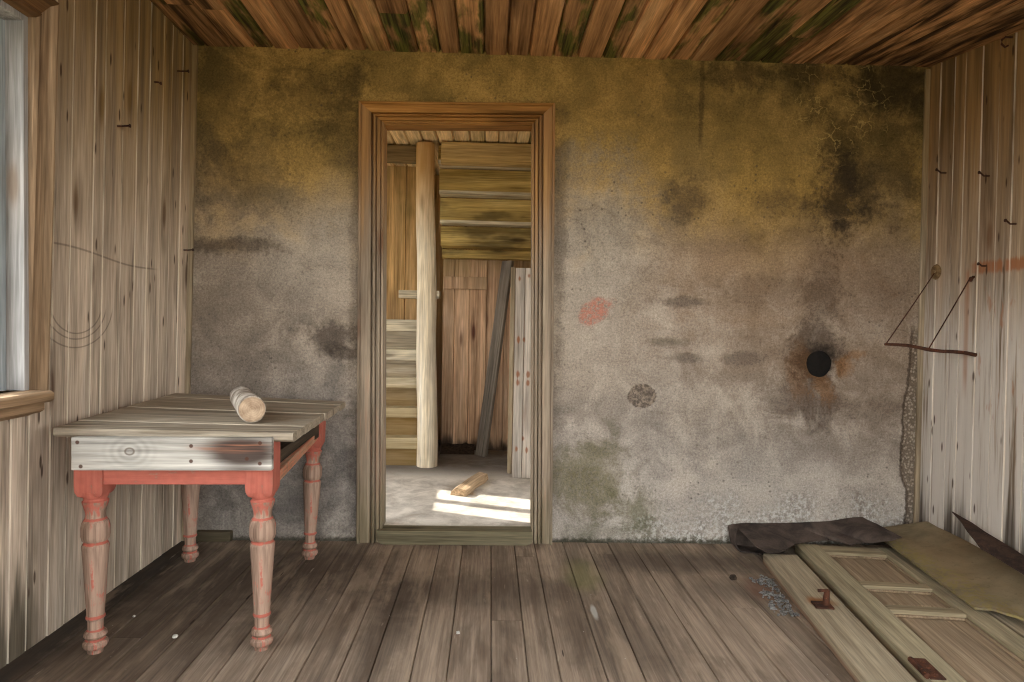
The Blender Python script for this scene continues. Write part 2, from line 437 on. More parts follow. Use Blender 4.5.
M_FLOOR = wood('worn floor boards', 'Y', (102, 88, 75), (148, 131, 114), (186, 169, 151), .5, 65., .22, floor_extra, knotcol=(74, 56, 42), contrast=.62)

def casing_extra(g, w, col):
    z = w['z'] + (w['streak'] - .5) * .8
    col = g.mix(g.step(z, 1.25, 1.95) * .8, col, g.mix(g.step(w['streak'], .3, .7), lin((112, 74, 30)), lin((182, 134, 70))))
    col = g.mix(g.step(z, .35, .05) * .4, col, lin((104, 98, 66)))
    ag = g.step(w['blotch'] * .5 + w['fibre'] * .5, .55, .66)
    return g.mix(ag * .3, col, lin((160, 96, 60)))
M_CASING = wood('varnish worn door casing', 'Z', (96, 82, 68), (148, 133, 115), (186, 172, 154), .7, 90., .2, casing_extra, knotcol=(84, 46, 26))
M_CASING_X = wood('varnish worn door head', 'X', (104, 68, 28), (164, 116, 58), (204, 158, 96), .6, 90., .2, knotcol=(84, 42, 20))
M_SILLGREEN = wood('mossy threshold board', 'X', (86, 80, 60), (126, 118, 94), (164, 152, 130), .8, 60., .2, knotcol=(46, 36, 26))
M_WINFRAME = wood('pale window boards', 'Z', (132, 130, 128), (170, 168, 166), (192, 190, 188), .7, 60., .1, knotcol=(128, 106, 84), contrast=.7)
M_SASH = wood('bluish painted sash', 'Z', (126, 134, 138), (158, 166, 170), (184, 190, 192), .2, 60., .1, knotcol=(100, 96, 90), contrast=.6)
M_WINCASE = wood('brown window casing', 'Z', (96, 76, 56), (150, 126, 100), (186, 164, 136), .5, 90., .2, lambda g, w, c: g.mix(g.step(w['z'], 1.3, 2.1) * .7, c, lin((112, 82, 46))))
M_WINHEAD = wood('brown window head', 'Y', (64, 44, 26), (104, 76, 48), (150, 116, 78), .5, 90., .2)
M_SILL = wood('brown window stool', 'Y', (98, 76, 54), (146, 120, 92), (190, 166, 138), .5, 110., .1)
M_TRIM = wood('thin corner strip', 'Z', (110, 96, 76), (160, 144, 120), (196, 182, 160), .3, 60., .1, lambda g, w, c: g.mix(g.step(w['z'], 1.4, 2.1) * .6, c, lin((140, 112, 62))))
M_HALLWALL = wood('tan hall boards', 'Z', (150, 116, 68), (206, 170, 116), (234, 206, 160), .8, 70., .3, lambda g, w, c: g.mix(g.step(w['z'], 1.5, .6) * .5, g.mix(g.step(w['blotch'], .5, .68) * .6, c, lin((118, 104, 48))), lin((176, 140, 112))), knotcol=(70, 34, 18))
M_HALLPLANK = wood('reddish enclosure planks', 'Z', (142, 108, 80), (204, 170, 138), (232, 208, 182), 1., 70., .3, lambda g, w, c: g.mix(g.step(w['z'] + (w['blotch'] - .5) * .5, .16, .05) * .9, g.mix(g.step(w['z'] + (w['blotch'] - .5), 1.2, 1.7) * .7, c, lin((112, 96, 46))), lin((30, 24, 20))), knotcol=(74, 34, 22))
M_HALLCEIL = wood('hall ceiling boards', 'Y', (190, 156, 108), (234, 206, 158), (248, 234, 204), .5, 60., .4, lambda g, w, c: g.mix(g.step(w['x'], -.2, 0.) * g.step(g.m('FRACT', w['rnd'] * 9.1), .45, .6) * .8, c, lin((78, 84, 34))))
M_STAIRBACK = wood('olive stair boards', 'X', (150, 124, 60), (212, 184, 112), (238, 220, 160), 1., 70., .3, lambda g, w, c: g.mix(g.step(w['blotch'], .5, .64) * .65, c, lin((50, 40, 20))), knotcol=(60, 40, 18))
M_STAIRTREAD = wood('pale stair treads', 'X', (190, 174, 140), (230, 220, 194), (246, 240, 224), .5, 80., .25, lambda g, w, c: g.mix(g.step(w['z'], .75, .4) * .55, c, lin((150, 124, 62))))
M_RISER = wood('stair risers', 'X', (128, 116, 96), (180, 168, 146), (212, 204, 188), .6, 50., .25, lambda g, w, c: g.mix(g.step(w['z'], .75, .35) * .7, c, lin((134, 104, 44))))
M_POST = wood('barked newel log', 'Z', (190, 170, 134), (234, 222, 198), (250, 246, 236), .5, 40., .0, lambda g, w, c: g.mix(g.step(w['z'] + (w['streak'] - .5) * .6, 1.5, 2.1) * .75, c, lin((186, 138, 62))), island=False)
M_TRIMMER = wood('tan trimmer beam', 'X', (150, 124, 72), (204, 176, 120), (232, 210, 160), .8, 50., .2)
M_BEAM = wood('grey hall beam', 'X', (96, 80, 54), (142, 122, 88), (178, 158, 120), .6, 50., .2)
def hallfloor():
    g = G('dusty hall floor'); x, y, z = g.coords(); v = g.vec(x, y, z)
    n = g.noise(v, 6., 6., .65, .4); f = g.noise(v, 60., 4., .7); b = g.noise(v, 2., 4.)
    col = g.mix(g.step(n, .3, .7), lin((168, 160, 148)), lin((228, 221, 210)))
    col = g.mix(g.step(f, .6, .75) * .5, col, lin((84, 74, 62)))
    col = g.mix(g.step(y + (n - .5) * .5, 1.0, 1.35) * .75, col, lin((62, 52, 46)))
    return g.finish(col, .9, n * .5 + f * .5, .5, .01)
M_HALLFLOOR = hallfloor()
def greyplank(name, axis, rust=True, dots=None):
    def ex(g, w, c):
        if dots:
            for (u, l, r) in dots:
                d = g.ell(w['x'], w['z'], u, l, r * .7, r * 1.25, 1., (w['streak'] - .5) * 2.6 + (w['fibre'] - .5) * 1.2)
                c = g.mix(d * .8, c, lin((146, 86, 46)))
        return c
    return wood(name, axis, (150, 140, 130), (206, 198, 188), (232, 228, 222), .4, 55., .2, ex, knotcol=(120, 80, 60))
M_LEAN = wood('dark grey leaning plank', 'Z', (84, 78, 70), (134, 125, 113), (174, 164, 150), .4, 60., .1)
M_CHUNK = wood('fresh split chunk', 'X', (140, 116, 88), (192, 166, 134), (220, 200, 172), .3, 60., .1)
M_OFFCUT = wood('mossy offcut', 'X', (60, 54, 40), (90, 82, 64), (120, 110, 90), .3, 60., .1)

M_TOP = wood('bleached table top', 'X', (120, 108, 92), (164, 152, 134), (190, 180, 164), .3, 45., .16, lambda g, w, c: g.mix(g.step(w['streak'] * .7 + w['blotch'] * .3, .47, .34) * .65, c, lin((94, 82, 64))), contrast=.85)
def apron_extra(g, w, c):
    d = g.ell(w['x'], w['z'], -.045, .655, .10, .055, 1., (w['streak'] - .5) * 1.6 + (w['blotch'] - .5))
    c = g.mix(d * .92, c, lin((52, 34, 27)))
    d2 = g.ell(w['x'], w['z'], -.08, .676, .11, .015, 1., (w['streak'] - .5) * 2.)
    c = g.mix(d2 * g.step(w['fibre'] * .5 + w['streak'] * .5, .42, .56) * .8, c, lin((146, 98, 74)))
    for (u, v) in ((-.57, .69), (-.54, .69), (-.565, .625), (-.53, .615), (-.20, .68), (-.20, .632), (.01, .69), (.01, .625), (-.03, .64)):
        c = g.mix(g.ell(w['x'], w['z'], u, v, .006, .006, .6) * .9, c, lin((74, 46, 34)))
    k = g.m('SQRT', (w['x'] + .385) * (w['x'] + .385) + (w['z'] - .662) * (w['z'] - .662) * 1.6)
    c = g.mix(g.step(g.m('ABSOLUTE', k - .013), .005, .001) * .7, c, lin((96, 82, 72)))
    c = g.gain(c, 1. - (g.m('SINE', k * 260.) * .5 + .5) * g.step(k, .11, .02) * .22)
    c = g.mix(g.step(w['z'], .70, .715) * .4, c, lin((112, 106, 66)))
    return c
M_APRON = wood('grey apron board', 'X', (128, 122, 114), (182, 178, 170), (208, 204, 198), .0, 45., .0, apron_extra, island=False)
def paint(axis, name, keep=.5, red=(192, 102, 86), wlo=(104, 82, 68), whi=(176, 148, 130)):
    g = G(name)
    w = wood_core(g, axis, island=False)
    base = g.mix(g.step(w['streak'] * .6 + w['fibre'] * .4, .3, .7), lin(wlo), lin(whi))
    n = g.noise(g.vec(w['x'] * 30., w['y'] * 30., w['z'] * 30.), 1., 4., .6)
    m = g.noise(g.vec(w['x'] * 4., w['y'] * 4., w['z'] * 4.), 1., 3., .6)
    oi = g.n('ShaderNodeObjectInfo'); rv = S(g, oi.outputs['Random'])
    ringz = None
    if axis == 'Z':
        for zc, hw in ((.358, .007), (.498, .008), (.045, .006), (.118, .006), (.434, .005), (.075, .004)):
            t_ = g.step(g.m('ABSOLUTE', w['z'] - zc), hw, hw * .4)
            ringz = t_ if ringz is None else g.m('MAXIMUM', ringz, t_)
    cov = g.step(w['fibre'] * .45 + n * .3 + m * .25 + g.step(w['z'], .40, .56) * .17 - .075 + ringz * .16 if axis == 'Z' else w['fibre'] * .45 + n * .3 + m * .25, .56 - .2 * keep, .64 - .2 * keep)
    rc = g.mix(n, lin(tuple(c * .8 for c in red)), lin(red))
    col = g.mix(cov * .9, base, rc)
    col = g.gain(col, .8 + w['fibre'] * .4)
    return g.finish(col, .75, w['fibre'] * .6 + cov * .5, .5, .003)
M_LEG = paint('Z', 'red paint worn off leg', .55)
M_RAIL = paint('X', 'red paint on rail', .9)
M_RAILY = paint('Y', 'faded orange paint on side rail', .6, (214, 138, 106), (150, 108, 84), (214, 178, 150))
M_DARKW = wood('dark inner wood', 'Y', (48, 40, 32), (80, 68, 54), (110, 96, 78), .3, 60., .1)
def bark():
    g = G('pale log bark'); x, y, z = g.coords(); v = g.vec(x * 18., y * 18., z * 5.)
    n = g.noise(v, 1., 5., .65, .4)
    col = g.mix(g.step(n, .35, .68), lin((118, 104, 90)), lin((206, 198, 186)))
    return g.finish(col, .9, n, .7, .01)
M_BARK = bark()
def endgrain():
    g = G('sawn log end'); x, y, z = g.coords(); n = g.noise(g.vec(x * 25., y * 25., z), 1., 4., .6)
    r = g.m('SQRT', x * x + y * y)
    rg = g.m('SINE', r * 900. + n * 5.) * .5 + .5
    col = g.mix(g.step(n, .3, .7), lin((150, 126, 104)), lin((198, 174, 148)))
    col = g.gain(col, .88 + rg * .12)
    col = g.mix(g.step(r, .036, .045) * .5, col, lin((120, 92, 64)))
    return g.finish(col, .85, n, .4, .004)
M_END = endgrain()
M_DOOR = wood('bare door stile', 'Y', (122, 110, 86), (168, 156, 128), (202, 192, 166), .4, 60., .1, lambda g, w, c: g.mix(g.step(w['blotch'], .52, .66) * .4, c, lin((126, 120, 88))), contrast=.65)
M_DOORX = wood('bare door rail', 'X', (120, 104, 80), (160, 146, 118), (190, 178, 152), .3, 60., .1)
M_DOORPANEL = wood('faded door panel', 'Y', (112, 94, 74), (152, 132, 108), (188, 172, 146), .3, 40., .1, lambda g, w, c: g.mix(g.step(w['blotch'], .54, .7) * .35, c, lin((104, 88, 58))), contrast=.8)
M_BOARD = wood('loose casing board', 'Y', (122, 108, 86), (168, 154, 130), (202, 190, 166), .4, 60., .1, lambda g, w, c: g.mix(g.ell(w['x'], w['y'], .07, -.52, .045, .04, 1., (w['streak'] - .5) * 1.5) * .85, g.mix(g.step(w['z'], .03, .012) * .6, c, lin((110, 66, 48))), lin((140, 88, 44))), contrast=.65)
def hardboard():
    g = G('mouldy hardboard'); x, y, z = g.coords(); v = g.vec(x, y, z)
    n = g.noise(v, 4., 6., .65, .5); f = g.noise(v, 50., 4., .7); b = g.noise(v, 1.7, 4., .6, .3)
    col = g.mix(g.step(n, .3, .7), lin((100, 90, 70)), lin((142, 128, 102)))
    col = g.mix(g.step(b, .45, .7) * .5, col, lin((132, 104, 70)))
    col = g.mix(g.step(f, .56, .72) * .5, col, lin((84, 80, 54)))
    col = g.mix(g.step(x + (n - .5) * .1, .06, .01) * g.step(f, .45, .55) * .6, col, lin((138, 124, 70)))
    return g.finish(col, .8, n * .4 + f * .4, .5, .006)
M_HARD = hardboard()
def felt():
    g = G('black tar felt'); x, y, z = g.coords(); v = g.vec(x, y, z)
    n = g.noise(v, 8., 5., .65, .5); f = g.noise(v, 120., 3., .7)
    col = g.mix(g.step(n, .3, .7), lin((50, 43, 40)), lin((92, 80, 73)))
    col = g.gain(col, .7 + f * .6)
    return g.finish(col, .8, n + f * .5, .5, .006)
M_FELT = felt()
def rust(name, a=(48, 31, 24), b=(86, 52, 36), c=(136, 80, 46)):
    g = G(name); x, y, z = g.coords(); v = g.vec(x, y, z)
    n = g.noise(v, 14., 6., .65, .5); f = g.noise(v, 90., 4., .7)
    col = g.mix(g.step(n, .35, .65), lin(a), lin(b)); col = g.mix(g.step(f, .58, .72) * .6, col, lin(c))
    return g.finish(col, .8, n + f, .6, .004)
M_RUST = rust('rusted iron')
M_RUSTDARK = rust('dark rusted sheet', (44, 34, 30), (78, 58, 48), (104, 76, 58))
def flat(name, c1, c2, sc=20., rough=.9):
    g = G(name); x, y, z = g.coords(); n = g.noise(g.vec(x, y, z), sc, 5., .65)
    return g.finish(g.mix(g.step(n, .3, .7), lin(c1), lin(c2)), rough, n, .5, .006)
M_SOOT = flat('soot', (10, 9, 8), (24, 20, 17))
M_GLASSBIT = flat('grey shards', (70, 69, 68), (146, 145, 142), 90., .5)
M_STONE = flat('white stone', (176, 172, 164), (222, 220, 214), 60.)
M_DIRT = flat('black dirt', (28, 22, 18), (70, 58, 48), 40.)
M_GROUND = flat('meadow', (96, 90, 70), (128, 118, 92), 2.)
M_BRASS = flat('tarnished plate', (96, 76, 50), (140, 114, 80), 60., .6)

# ================================================================ the room shell
def st(mb, name, mat, smooth=None): return mb.build(name, mat, None, smooth, 'structure')

# --- back wall with door opening and stove pipe hole
DOOR = [at(382.5, 530, Y=0), at(384, 124.5, Y=0), at(532.5, 125.5, Y=0), at(531.5, 530, Y=0)]
WT = .09
def back_wall():
    mb = MB(); mb.box((-1.62, 0, -.12), (2.4, WT, 2.50))
    o = mb.build('wall_back', M_PLASTER, None, None, 'structure')
    c = MB()
    b, t, t2, b2 = DOOR
    c.hexa([(b.x - .02, -.2, -.3), (b2.x + .02, -.2, -.3), (b2.x + .02, .4, -.3), (b.x - .02, .4, -.3),
            (t.x - .02, -.2, t.z + .02), (t2.x + .02, -.2, t2.z + .02), (t2.x + .02, .4, t2.z + .02), (t.x - .02, .4, t.z + .02)])
    co = c.build('cut', M_SOOT)
    h = at(819, 364, Y=0)
    c2 = MB(); n = 40
    c2.loft([[(h.x + .064 * math.cos(a) * (1 + .03 * math.sin(3 * a)), yy, h.z + .066 * math.sin(a) * (1 + .03 * math.cos(5 * a))) for a in [2 * math.pi * j / n for j in range(n)]] for yy in (-.1, .3)])
    co2 = c2.build('cut', M_SOOT)
    for k in (co, co2):
        m = o.modifiers.new('b', 'BOOLEAN'); m.operation = 'DIFFERENCE'; m.object = k; m.solver = 'EXACT'
    dg = bpy.context.evaluated_depsgraph_get()
    me = bpy.data.meshes.new_from_object(o.evaluated_get(dg))
    old = o.data; o.modifiers.clear(); o.data = me; bpy.data.meshes.remove(old)
    for k in (co, co2):
        d = k.data; bpy.data.objects.remove(k); bpy.data.meshes.remove(d)
    me.materials.clear(); me.materials.append(M_PLASTER)
    # sooty clay flue lining behind the hole
    fl = MB(); n = 32; rings = []
    for r, yy in ((.066, .004), (.058, .012), (.057, .3), (.001, .3)):
        rings.append([(h.x + r * math.cos(2 * math.pi * j / n), yy, h.z + r * math.sin(2 * math.pi * j / n)) for j in range(n)])
    rings += [[(h.x + .09 * math.cos(2 * math.pi * j / n), yy, h.z + .09 * math.sin(2 * math.pi * j / n)) for j in range(n)] for yy in (.32, WT)]
    fl.loft(rings, caps=True)
    f = fl.build('flue_pipe', M_SOOT, None, 50)
    tag(f, 'round sooty stovepipe hole in the stained plaster wall', 'pipe')
    return o
back_wall()

# --- floor
mb = MB()
u = breaks(-1.62, 2.35, .118)
for i in range(len(u) - 1):
    cuts = [YB] + sorted(random.uniform(-3.6, -.15) for _ in range(random.choice((0, 1, 1, 2)))) + [.02]
    dz = random.uniform(-.0015, .0015)
    for a, b in zip(cuts, cuts[1:]):
        mb.plank(lambda p, w, d: (p, w, d + dz), u[i] + .0006, u[i + 1] - .0006, a + .0006, b - .0006, .03, .003, .006)
st(mb, 'floor', M_FLOOR)
mb = MB(); mb.box((-1.7, YB, -.08), (2.45, .02, -.031)); st(mb, 'floor_underlay', M_DIRT)

# --- ceiling
mb = MB()
u = breaks(-1.6, 2.4, .112)
for i in range(len(u) - 1):
    cuts = [YB] + ([random.uniform(-1.6, -.3)] if random.random() < .45 else []) + [.02]
    dz = random.uniform(-.002, .003)
    for a, b in zip(cuts, cuts[1:]):
        mb.plank(lambda p, w, d: (p, w, ZC(p, w) - d - dz), u[i] + .0008, u[i + 1] - .0008, a + .0008, b - .0008, .03, .008, .016, 3)
st(mb, 'ceiling', M_CEIL)
mb = MB(); mb.box((-1.8, YB, 2.47), (2.5, 3.2, 2.6)); st(mb, 'ceiling_backing', M_DIRT)

# --- left wall with window
WY0, WY1, WZ0, WZ1 = -3.1, at(29, 200, X=-1.44).y, .845, at(29, 17, X=-1.44).z
mb = MB()
u = breaks(YB, .0, .098, .2)
posl = lambda p, w, d: (XL(w) + d, p, w)
for i in range(len(u) - 1):
    a, b = u[i], u[i + 1]
    dd = random.uniform(-.002, .002)
    ps = lambda p, w, d, dd=dd: posl(p, w, d + dd)
    if b < WY0 or a > WY1: mb.plank(ps, a, b, -.03, 2.46, .03, .004, .009)
    else:
        mb.plank(ps, a, b, -.03, WZ0, .03, .004, .009); mb.plank(ps, a, b, WZ1, 2.46, .03, .004, .009)
        if a < WY0 < b: mb.plank(ps, a, WY0, WZ0, WZ1, .03, .003, .008)
        if a < WY1 < b: mb.plank(ps, WY1, b, WZ0, WZ1, .03, .003, .008)
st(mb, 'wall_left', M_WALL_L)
mb = MB()   # outer boarding of the left wall, same opening
mb.box((-1.66, YB, -.1), (-1.52, WY0, 2.5)); mb.box((-1.66, WY1, -.1), (-1.52, 0, 2.5)); mb.box((-1.66, WY0, -.1), (-1.52, WY1, WZ0)); mb.box((-1.66, WY0, WZ1), (-1.52, WY1, 2.5))
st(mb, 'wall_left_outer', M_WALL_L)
# window lining, casing, sash and stool
W = empty('window_1', (-1.46, (WY0 + WY1) / 2, WZ0)); W['kind'] = 'structure'
def wpart(name, mat, a, b, bev=.003):
    off = Vector(W.location)
    m = MB(); m.box(Vector(a) - off, Vector(b) - off, bev)
    return m.build(name, mat, W)
wpart('lining', M_WINFRAME, (-1.64, WY1 - .022, WZ0), (-1.44, WY1, WZ1))
wpart('lining', M_WINFRAME, (-1.64, WY0, WZ0), (-1.44, WY0 + .022, WZ1))
wpart('lining', M_WINFRAME, (-1.64, WY0 + .022, WZ1 - .022), (-1.44, WY1 - .022, WZ1))
wpart('sash_stile', M_SASH, (-1.545, WY1 - .07, WZ0), (-1.493, WY1 - .023, WZ1 - .024))
wpart('sash_stile', M_SASH, (-1.545, WY0 + .023, WZ0), (-1.493, WY0 + .07, WZ1 - .024))
wpart('sash_rail', M_SASH, (-1.545, WY0 + .071, WZ1 - .08), (-1.493, WY1 - .071, WZ1 - .025))
wpart('sash_rail', M_SASH, (-1.545, WY0 + .071, WZ0 + .001), (-1.493, WY1 - .071, WZ0 + .055))
wpart('mullion', M_SASH, (-1.545, (WY0 + WY1) / 2 - .03, WZ0 + .056), (-1.493, (WY0 + WY1) / 2 + .03, WZ1 - .081))
# moulded casing boards around the window
def casing(path, prof, name, mat, parent=None, off=Vector((0, 0, 0))):
    """path: list of (outer point, inner point); prof: list of (t outer to inner, depth); depth axis = normal"""
    mb = MB()
    rings = []
    for po, pi, nv in path:
        rings.append([Vector(po).lerp(Vector(pi), t) + Vector(nv) * d - off for t, d in prof])
    mb.loft(rings)
    return mb.build(name, mat, parent, None, None if parent else 'structure')
PW = [(0, -.02), (0, .030), (.06, .036), (.14, .036), (.2, .028), (.26, .02), (.72, .018), (.78, .024), (.9, .026), (1, .018), (1, -.02)]
nx = (1, 0, 0); cw = at(47, 200, X=-1.44).y - WY1
o4 = [(-1.47, WY1 + cw, .80), (-1.432, WY1 + cw, WZ1 + cw), (-1.432, WY0 - cw, WZ1 + cw), (-1.47, WY0 - cw, .80)]
i4 = [(-1.47, WY1 - .003, .80), (-1.434, WY1 - .003, WZ1 - .003), (-1.434, WY0 + .003, WZ1 - .003), (-1.47, WY0 + .003, .80)]
off = Vector(W.location)
casing([(o4[0], i4[0], nx), (o4[1], i4[1], nx)], PW, 'casing', M_WINCASE, W, off)
casing([(o4[1], i4[1], nx), (o4[2], i4[2], nx)], PW, 'casing_head', M_WINHEAD, W, off)
casing([(o4[2], i4[2], nx), (o4[3], i4[3], nx)], PW, 'casing', M_WINCASE, W, off)
# stool board with rounded, moulded nosing
sb = MB()
prof = [(-1.64, .845), (-1.44, .845), (-1.372, .845), (-1.362, .838), (-1.362, .818), (-1.372, .810), (-1.392, .806), (-1.392, .785), (-1.405, .776), (-1.425, .772), (-1.44, .765), (-1.47, .765), (-1.47, .81), (-1.64, .81)]
sill_y = at(51, 396, X=-1.372).y
sb.loft([[Vector((x, yy, z)) - off for x, z in prof] for yy in (WY0 - .12, sill_y)])
sb.build('stool', M_SILL, W)

# --- right wall
RY0, RY1 = -3.5, -1.7  # unseen window opening added to light the left wall
mb = MB()
u = breaks(YB, .0, .088, .2)
for i in range(len(u) - 1):
    dd = random.uniform(-.002, .002)
    ps = lambda p, w, d, dd=dd: (XR(w) - d - dd, p, w)
    a, b = u[i], u[i + 1]
    if b < RY0 or a > RY1: mb.plank(ps, a, b, -.03, 2.46, .03, .004, .009)
    else: mb.plank(ps, a, b, -.03, WZ0, .03, .004, .009); mb.plank(ps, a, b, WZ1, 2.46, .03, .004, .009)
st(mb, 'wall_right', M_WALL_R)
mb = MB()
mb.box((2.21, YB, -.1), (2.36, RY0, 2.5)); mb.box((2.21, RY1, -.1), (2.36, 0, 2.5)); mb.box((2.21, RY0, -.1), (2.36, RY1, WZ0)); mb.box((2.21, RY0, WZ1), (2.36, RY1, 2.5))
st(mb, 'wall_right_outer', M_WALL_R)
# wall behind the camera, its one wide opening shaped to cut the room's daylight
mb = MB()
for a, b in (((-1.66, YB - .12, -.1), (-1.0, YB, 2.5)), ((1.75, YB - .12, -.1), (2.36, YB, 2.5)), ((-1.0, YB - .12, 2.15), (1.75, YB, 2.5)), ((-1.0, YB - .12, -.1), (1.75, YB, .35))): mb.box(a, b)
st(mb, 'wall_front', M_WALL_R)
# thin strips covering both corners
mb = MB(); mb.hexa([(XL(0), -.018, 0), (XL(0) + .022, -.018, 0), (XL(0) + .022, -.0005, 0), (XL(0), -.0005, 0), (XL(2.36), -.018, 2.37), (XL(2.36) + .022, -.018, 2.37), (XL(2.36) + .022, -.0005, 2.37), (XL(2.36), -.0005, 2.37)], .003)
st(mb, 'trim_1', M_TRIM)
mb = MB(); mb.hexa([(XR(0) - .026, -.014, 0), (XR(0), -.014, 0), (XR(0), -.0005, 0), (XR(0) - .026, -.0005, 0), (XR(2.36) - .026, -.014, 2.37), (XR(2.36), -.014, 2.37), (XR(2.36), -.0005, 2.37), (XR(2.36) - .026, -.0005, 2.37)], .003)
st(mb, 'trim_2', M_TRIM)

# --- doorway: lining, casing, threshold
b, t, t2, b2 = DOOR
PD = [(0, -.001), (0, .036), (.04, .042), (.10, .042), (.14, .032), (.24, .030), (.50, .026), (.53, .010), (.56, .024), (.62, .034), (.68, .034), (.71, .008), (.74, .022), (.86, .022), (.89, .010), (.92, .022), (1, .022), (1, -.001)]
ny = (0, -1, 0)
oc = [at(357.5, 542.5, Y=0), at(360, 103.5, Y=0), at(554.5, 105.5, Y=0), at(551.5, 546, Y=0)]
ic = [at(383, 542.5, Y=0), at(384.5, 124, Y=0), at(532, 125, Y=0), at(531, 546, Y=0)]
for q in (oc[0], ic[0], oc[3], ic[3]): q.z = .001
casing([(oc[0], ic[0], ny), (oc[1], ic[1], ny)], PD, 'trim_3', M_CASING)
casing([(oc[1], ic[1], ny), (oc[2], ic[2], ny)], PD, 'trim_4', M_CASING_X)
casing([(oc[2], ic[2], ny), (oc[3], ic[3], ny)], PD, 'trim_5', M_CASING)
def jamb(pa, pb, dx, name):
    m = MB()
    m.hexa([(pa.x, -.001, .03), (pa.x + dx, -.001, .03), (pa.x + dx, WT + .01, .03), (pa.x, WT + .01, .03), (pb.x, -.001, pb.z), (pb.x + dx, -.001, pb.z), (pb.x + dx, WT + .01, pb.z), (pb.x, WT + .01, pb.z)], .002)
    return st(m, name, M_CASING)
jamb(b, t, -.02, 'trim_6'); jamb(b2, t2, .02, 'trim_7')
m = MB(); m.hexa([(t.x, -.001, t.z), (t2.x, -.001, t2.z), (t2.x, WT + .01, t2.z), (t.x, WT + .01, t.z), (t.x, -.001, t.z + .02), (t2.x, -.001, t2.z + .02), (t2.x, WT + .01, t2.z + .02), (t.x, WT + .01, t.z + .02)])
st(m, 'trim_8', M_CASING_X)
# threshold: a board standing on edge with worn round ends, and a tread behind it
ZH = .066
p0, p1 = at(377, 528, Y=-.045), at(532, 528, Y=-.045)
m = MB(); n = 10; ring = []
pts = []
for (cx, cz, a0) in ((p0.x + .035, .037, 180), (p1.x - .03, .037, 270)):
    for k in range(7):
        a = R(a0 + k * 15); pts.append((cx + .035 * math.cos(a), cz + .035 * math.sin(a)))
pts += [(p1.x, ZH + .004), (p0.x, ZH + .004)]
m.loft([[(x, yy, z) for x, z in pts] for yy in (-.055, -.030)])
o = m.build('threshold_board', M_SILLGREEN, None, 30)
tag(o, 'greenish board on edge closing the foot of the doorway', 'threshold')
m = MB(); m.box((b.x - .001, -.029, .0), (b2.x + .001, .03, ZH + .005), .004)
o = m.build('threshold_tread', M_SILLGREEN); tag(o, 'flat worn sill lying between the door jambs', 'threshold')

# ================================================================ the hall beyond
HX0, HX1, HY = -1.62, 1.3, 1.62
m = MB(); m.box((HX0, .031, -.05), (HX1, 3.0, ZH)); st(m, 'floor_hall', M_HALLFLOOR)
m = MB()
u = breaks(HX0, HX1, .105)
for i in range(len(u) - 1):
    m.plank(lambda p, w, d: (p, w, 2.325 - d), u[i] + .0008, u[i + 1] - .0008, WT, 3.0, .03, .008, .014)
st(m, 'ceiling_hall', M_HALLCEIL)
m = MB()
u = breaks(HX0, HX1, .10, .2)
HYB = 2.42
for i in range(len(u) - 1):
    m.plank(lambda p, w, d: (p, HYB - d, w), u[i], u[i + 1], 0, 2.38, .03, .004, .008)
st(m, 'wall_hall_back', M_HALLWALL)
m = MB()
for a, b_, c, d in ((WT, .18, 0, 2.4), (.62, 3.0, 0, 2.4), (.18, .62, 2.1, 2.4)): m.box((HX1, a, c), (HX1 + .1, b_, d))  # side opening added to let more daylight into the hall
st(m, 'wall_hall_right', M_HALLWALL)
# exterior wall of the hall on the left, with a window of two lights
el = R(32); hz = Vector((-.93, .365, 0)).normalized()
def back_to_wall(px, py):     # where the sunbeam that lights this floor point came through the outer wall
    p = at(px, py, Z=ZH); k = (HX0 - p.x) / hz.x
    return p.y + hz.y * k, ZH + k * math.tan(el)
sA, sB, sC, sD = back_to_wall(443, 488.5), back_to_wall(442, 498.5), back_to_wall(438, 501), back_to_wall(435, 510)

HWY0, HWY1, HWZ0, HWZ1 = sD[0] - .03, sA[0] + .03, sB[1] - .03, 2.15
EDY0, EDY1 = WT + .02, min(.56, HWY0 - .08)
m = MB()
for a, b_, c, d in ((WT, EDY0, 0, 2.4), (EDY0, EDY1, 2.25, 2.4), (EDY1, HWY0, 0, 2.4), (HWY1, 1.85, 0, 2.4), (2.5, 3.0, 0, 2.4), (1.85, 2.5, 0, 1.3), (1.85, 2.5, 2.28, 2.4), (HWY0, HWY1, 0, HWZ0), (HWY0, HWY1, HWZ1, 2.4)):  # openings either side of the window are added to brighten the hall
    m.box((HX0 - .1, a, c), (HX0, b_, d))
st(m, 'wall_hall_left', M_HALLWALL)
m = MB(); m.hexa([(-3.3, 2.0, 2.3), (HX0 - .1, 2.0, 2.34), (HX0 - .1, 3.3, 2.34), (-3.3, 3.3, 2.3), (-3.3, 2.0, 2.36), (HX0 - .1, 2.0, 2.40), (HX0 - .1, 3.3, 2.40), (-3.3, 3.3, 2.36)]); st(m, 'added_sun_shade', M_HALLWALL)  # unseen slab added outside to keep sun out of the rear hall opening
HW = empty('window_2', (HX0 - .05, (HWY0 + HWY1) / 2, HWZ0)); HW['kind'] = 'structure'
off2 = Vector(HW.location)
def hpart(name, a, b_):
    m = MB(); m.box(Vector(a) - off2, Vector(b_) - off2, .003); m.build(name, M_WINFRAME, HW)
hpart('window_frame', (HX0 - .09, HWY0, HWZ0), (HX0 - .03, HWY0 + .03, HWZ1))
hpart('window_frame', (HX0 - .09, HWY1 - .03, HWZ0), (HX0 - .03, HWY1, HWZ1))
hpart('window_frame', (HX0 - .09, HWY0 + .031, HWZ0), (HX0 - .03, HWY1 - .031, HWZ0 + .03))
hpart('window_mullion', (HX0 - .09, sC[0], HWZ0 + .031), (HX0 - .03, sB[0], HWZ1 - .031))
hpart('window_frame', (HX0 - .09, HWY0 + .031, HWZ1 - .03), (HX0 - .03, HWY1 - .031, HWZ1))

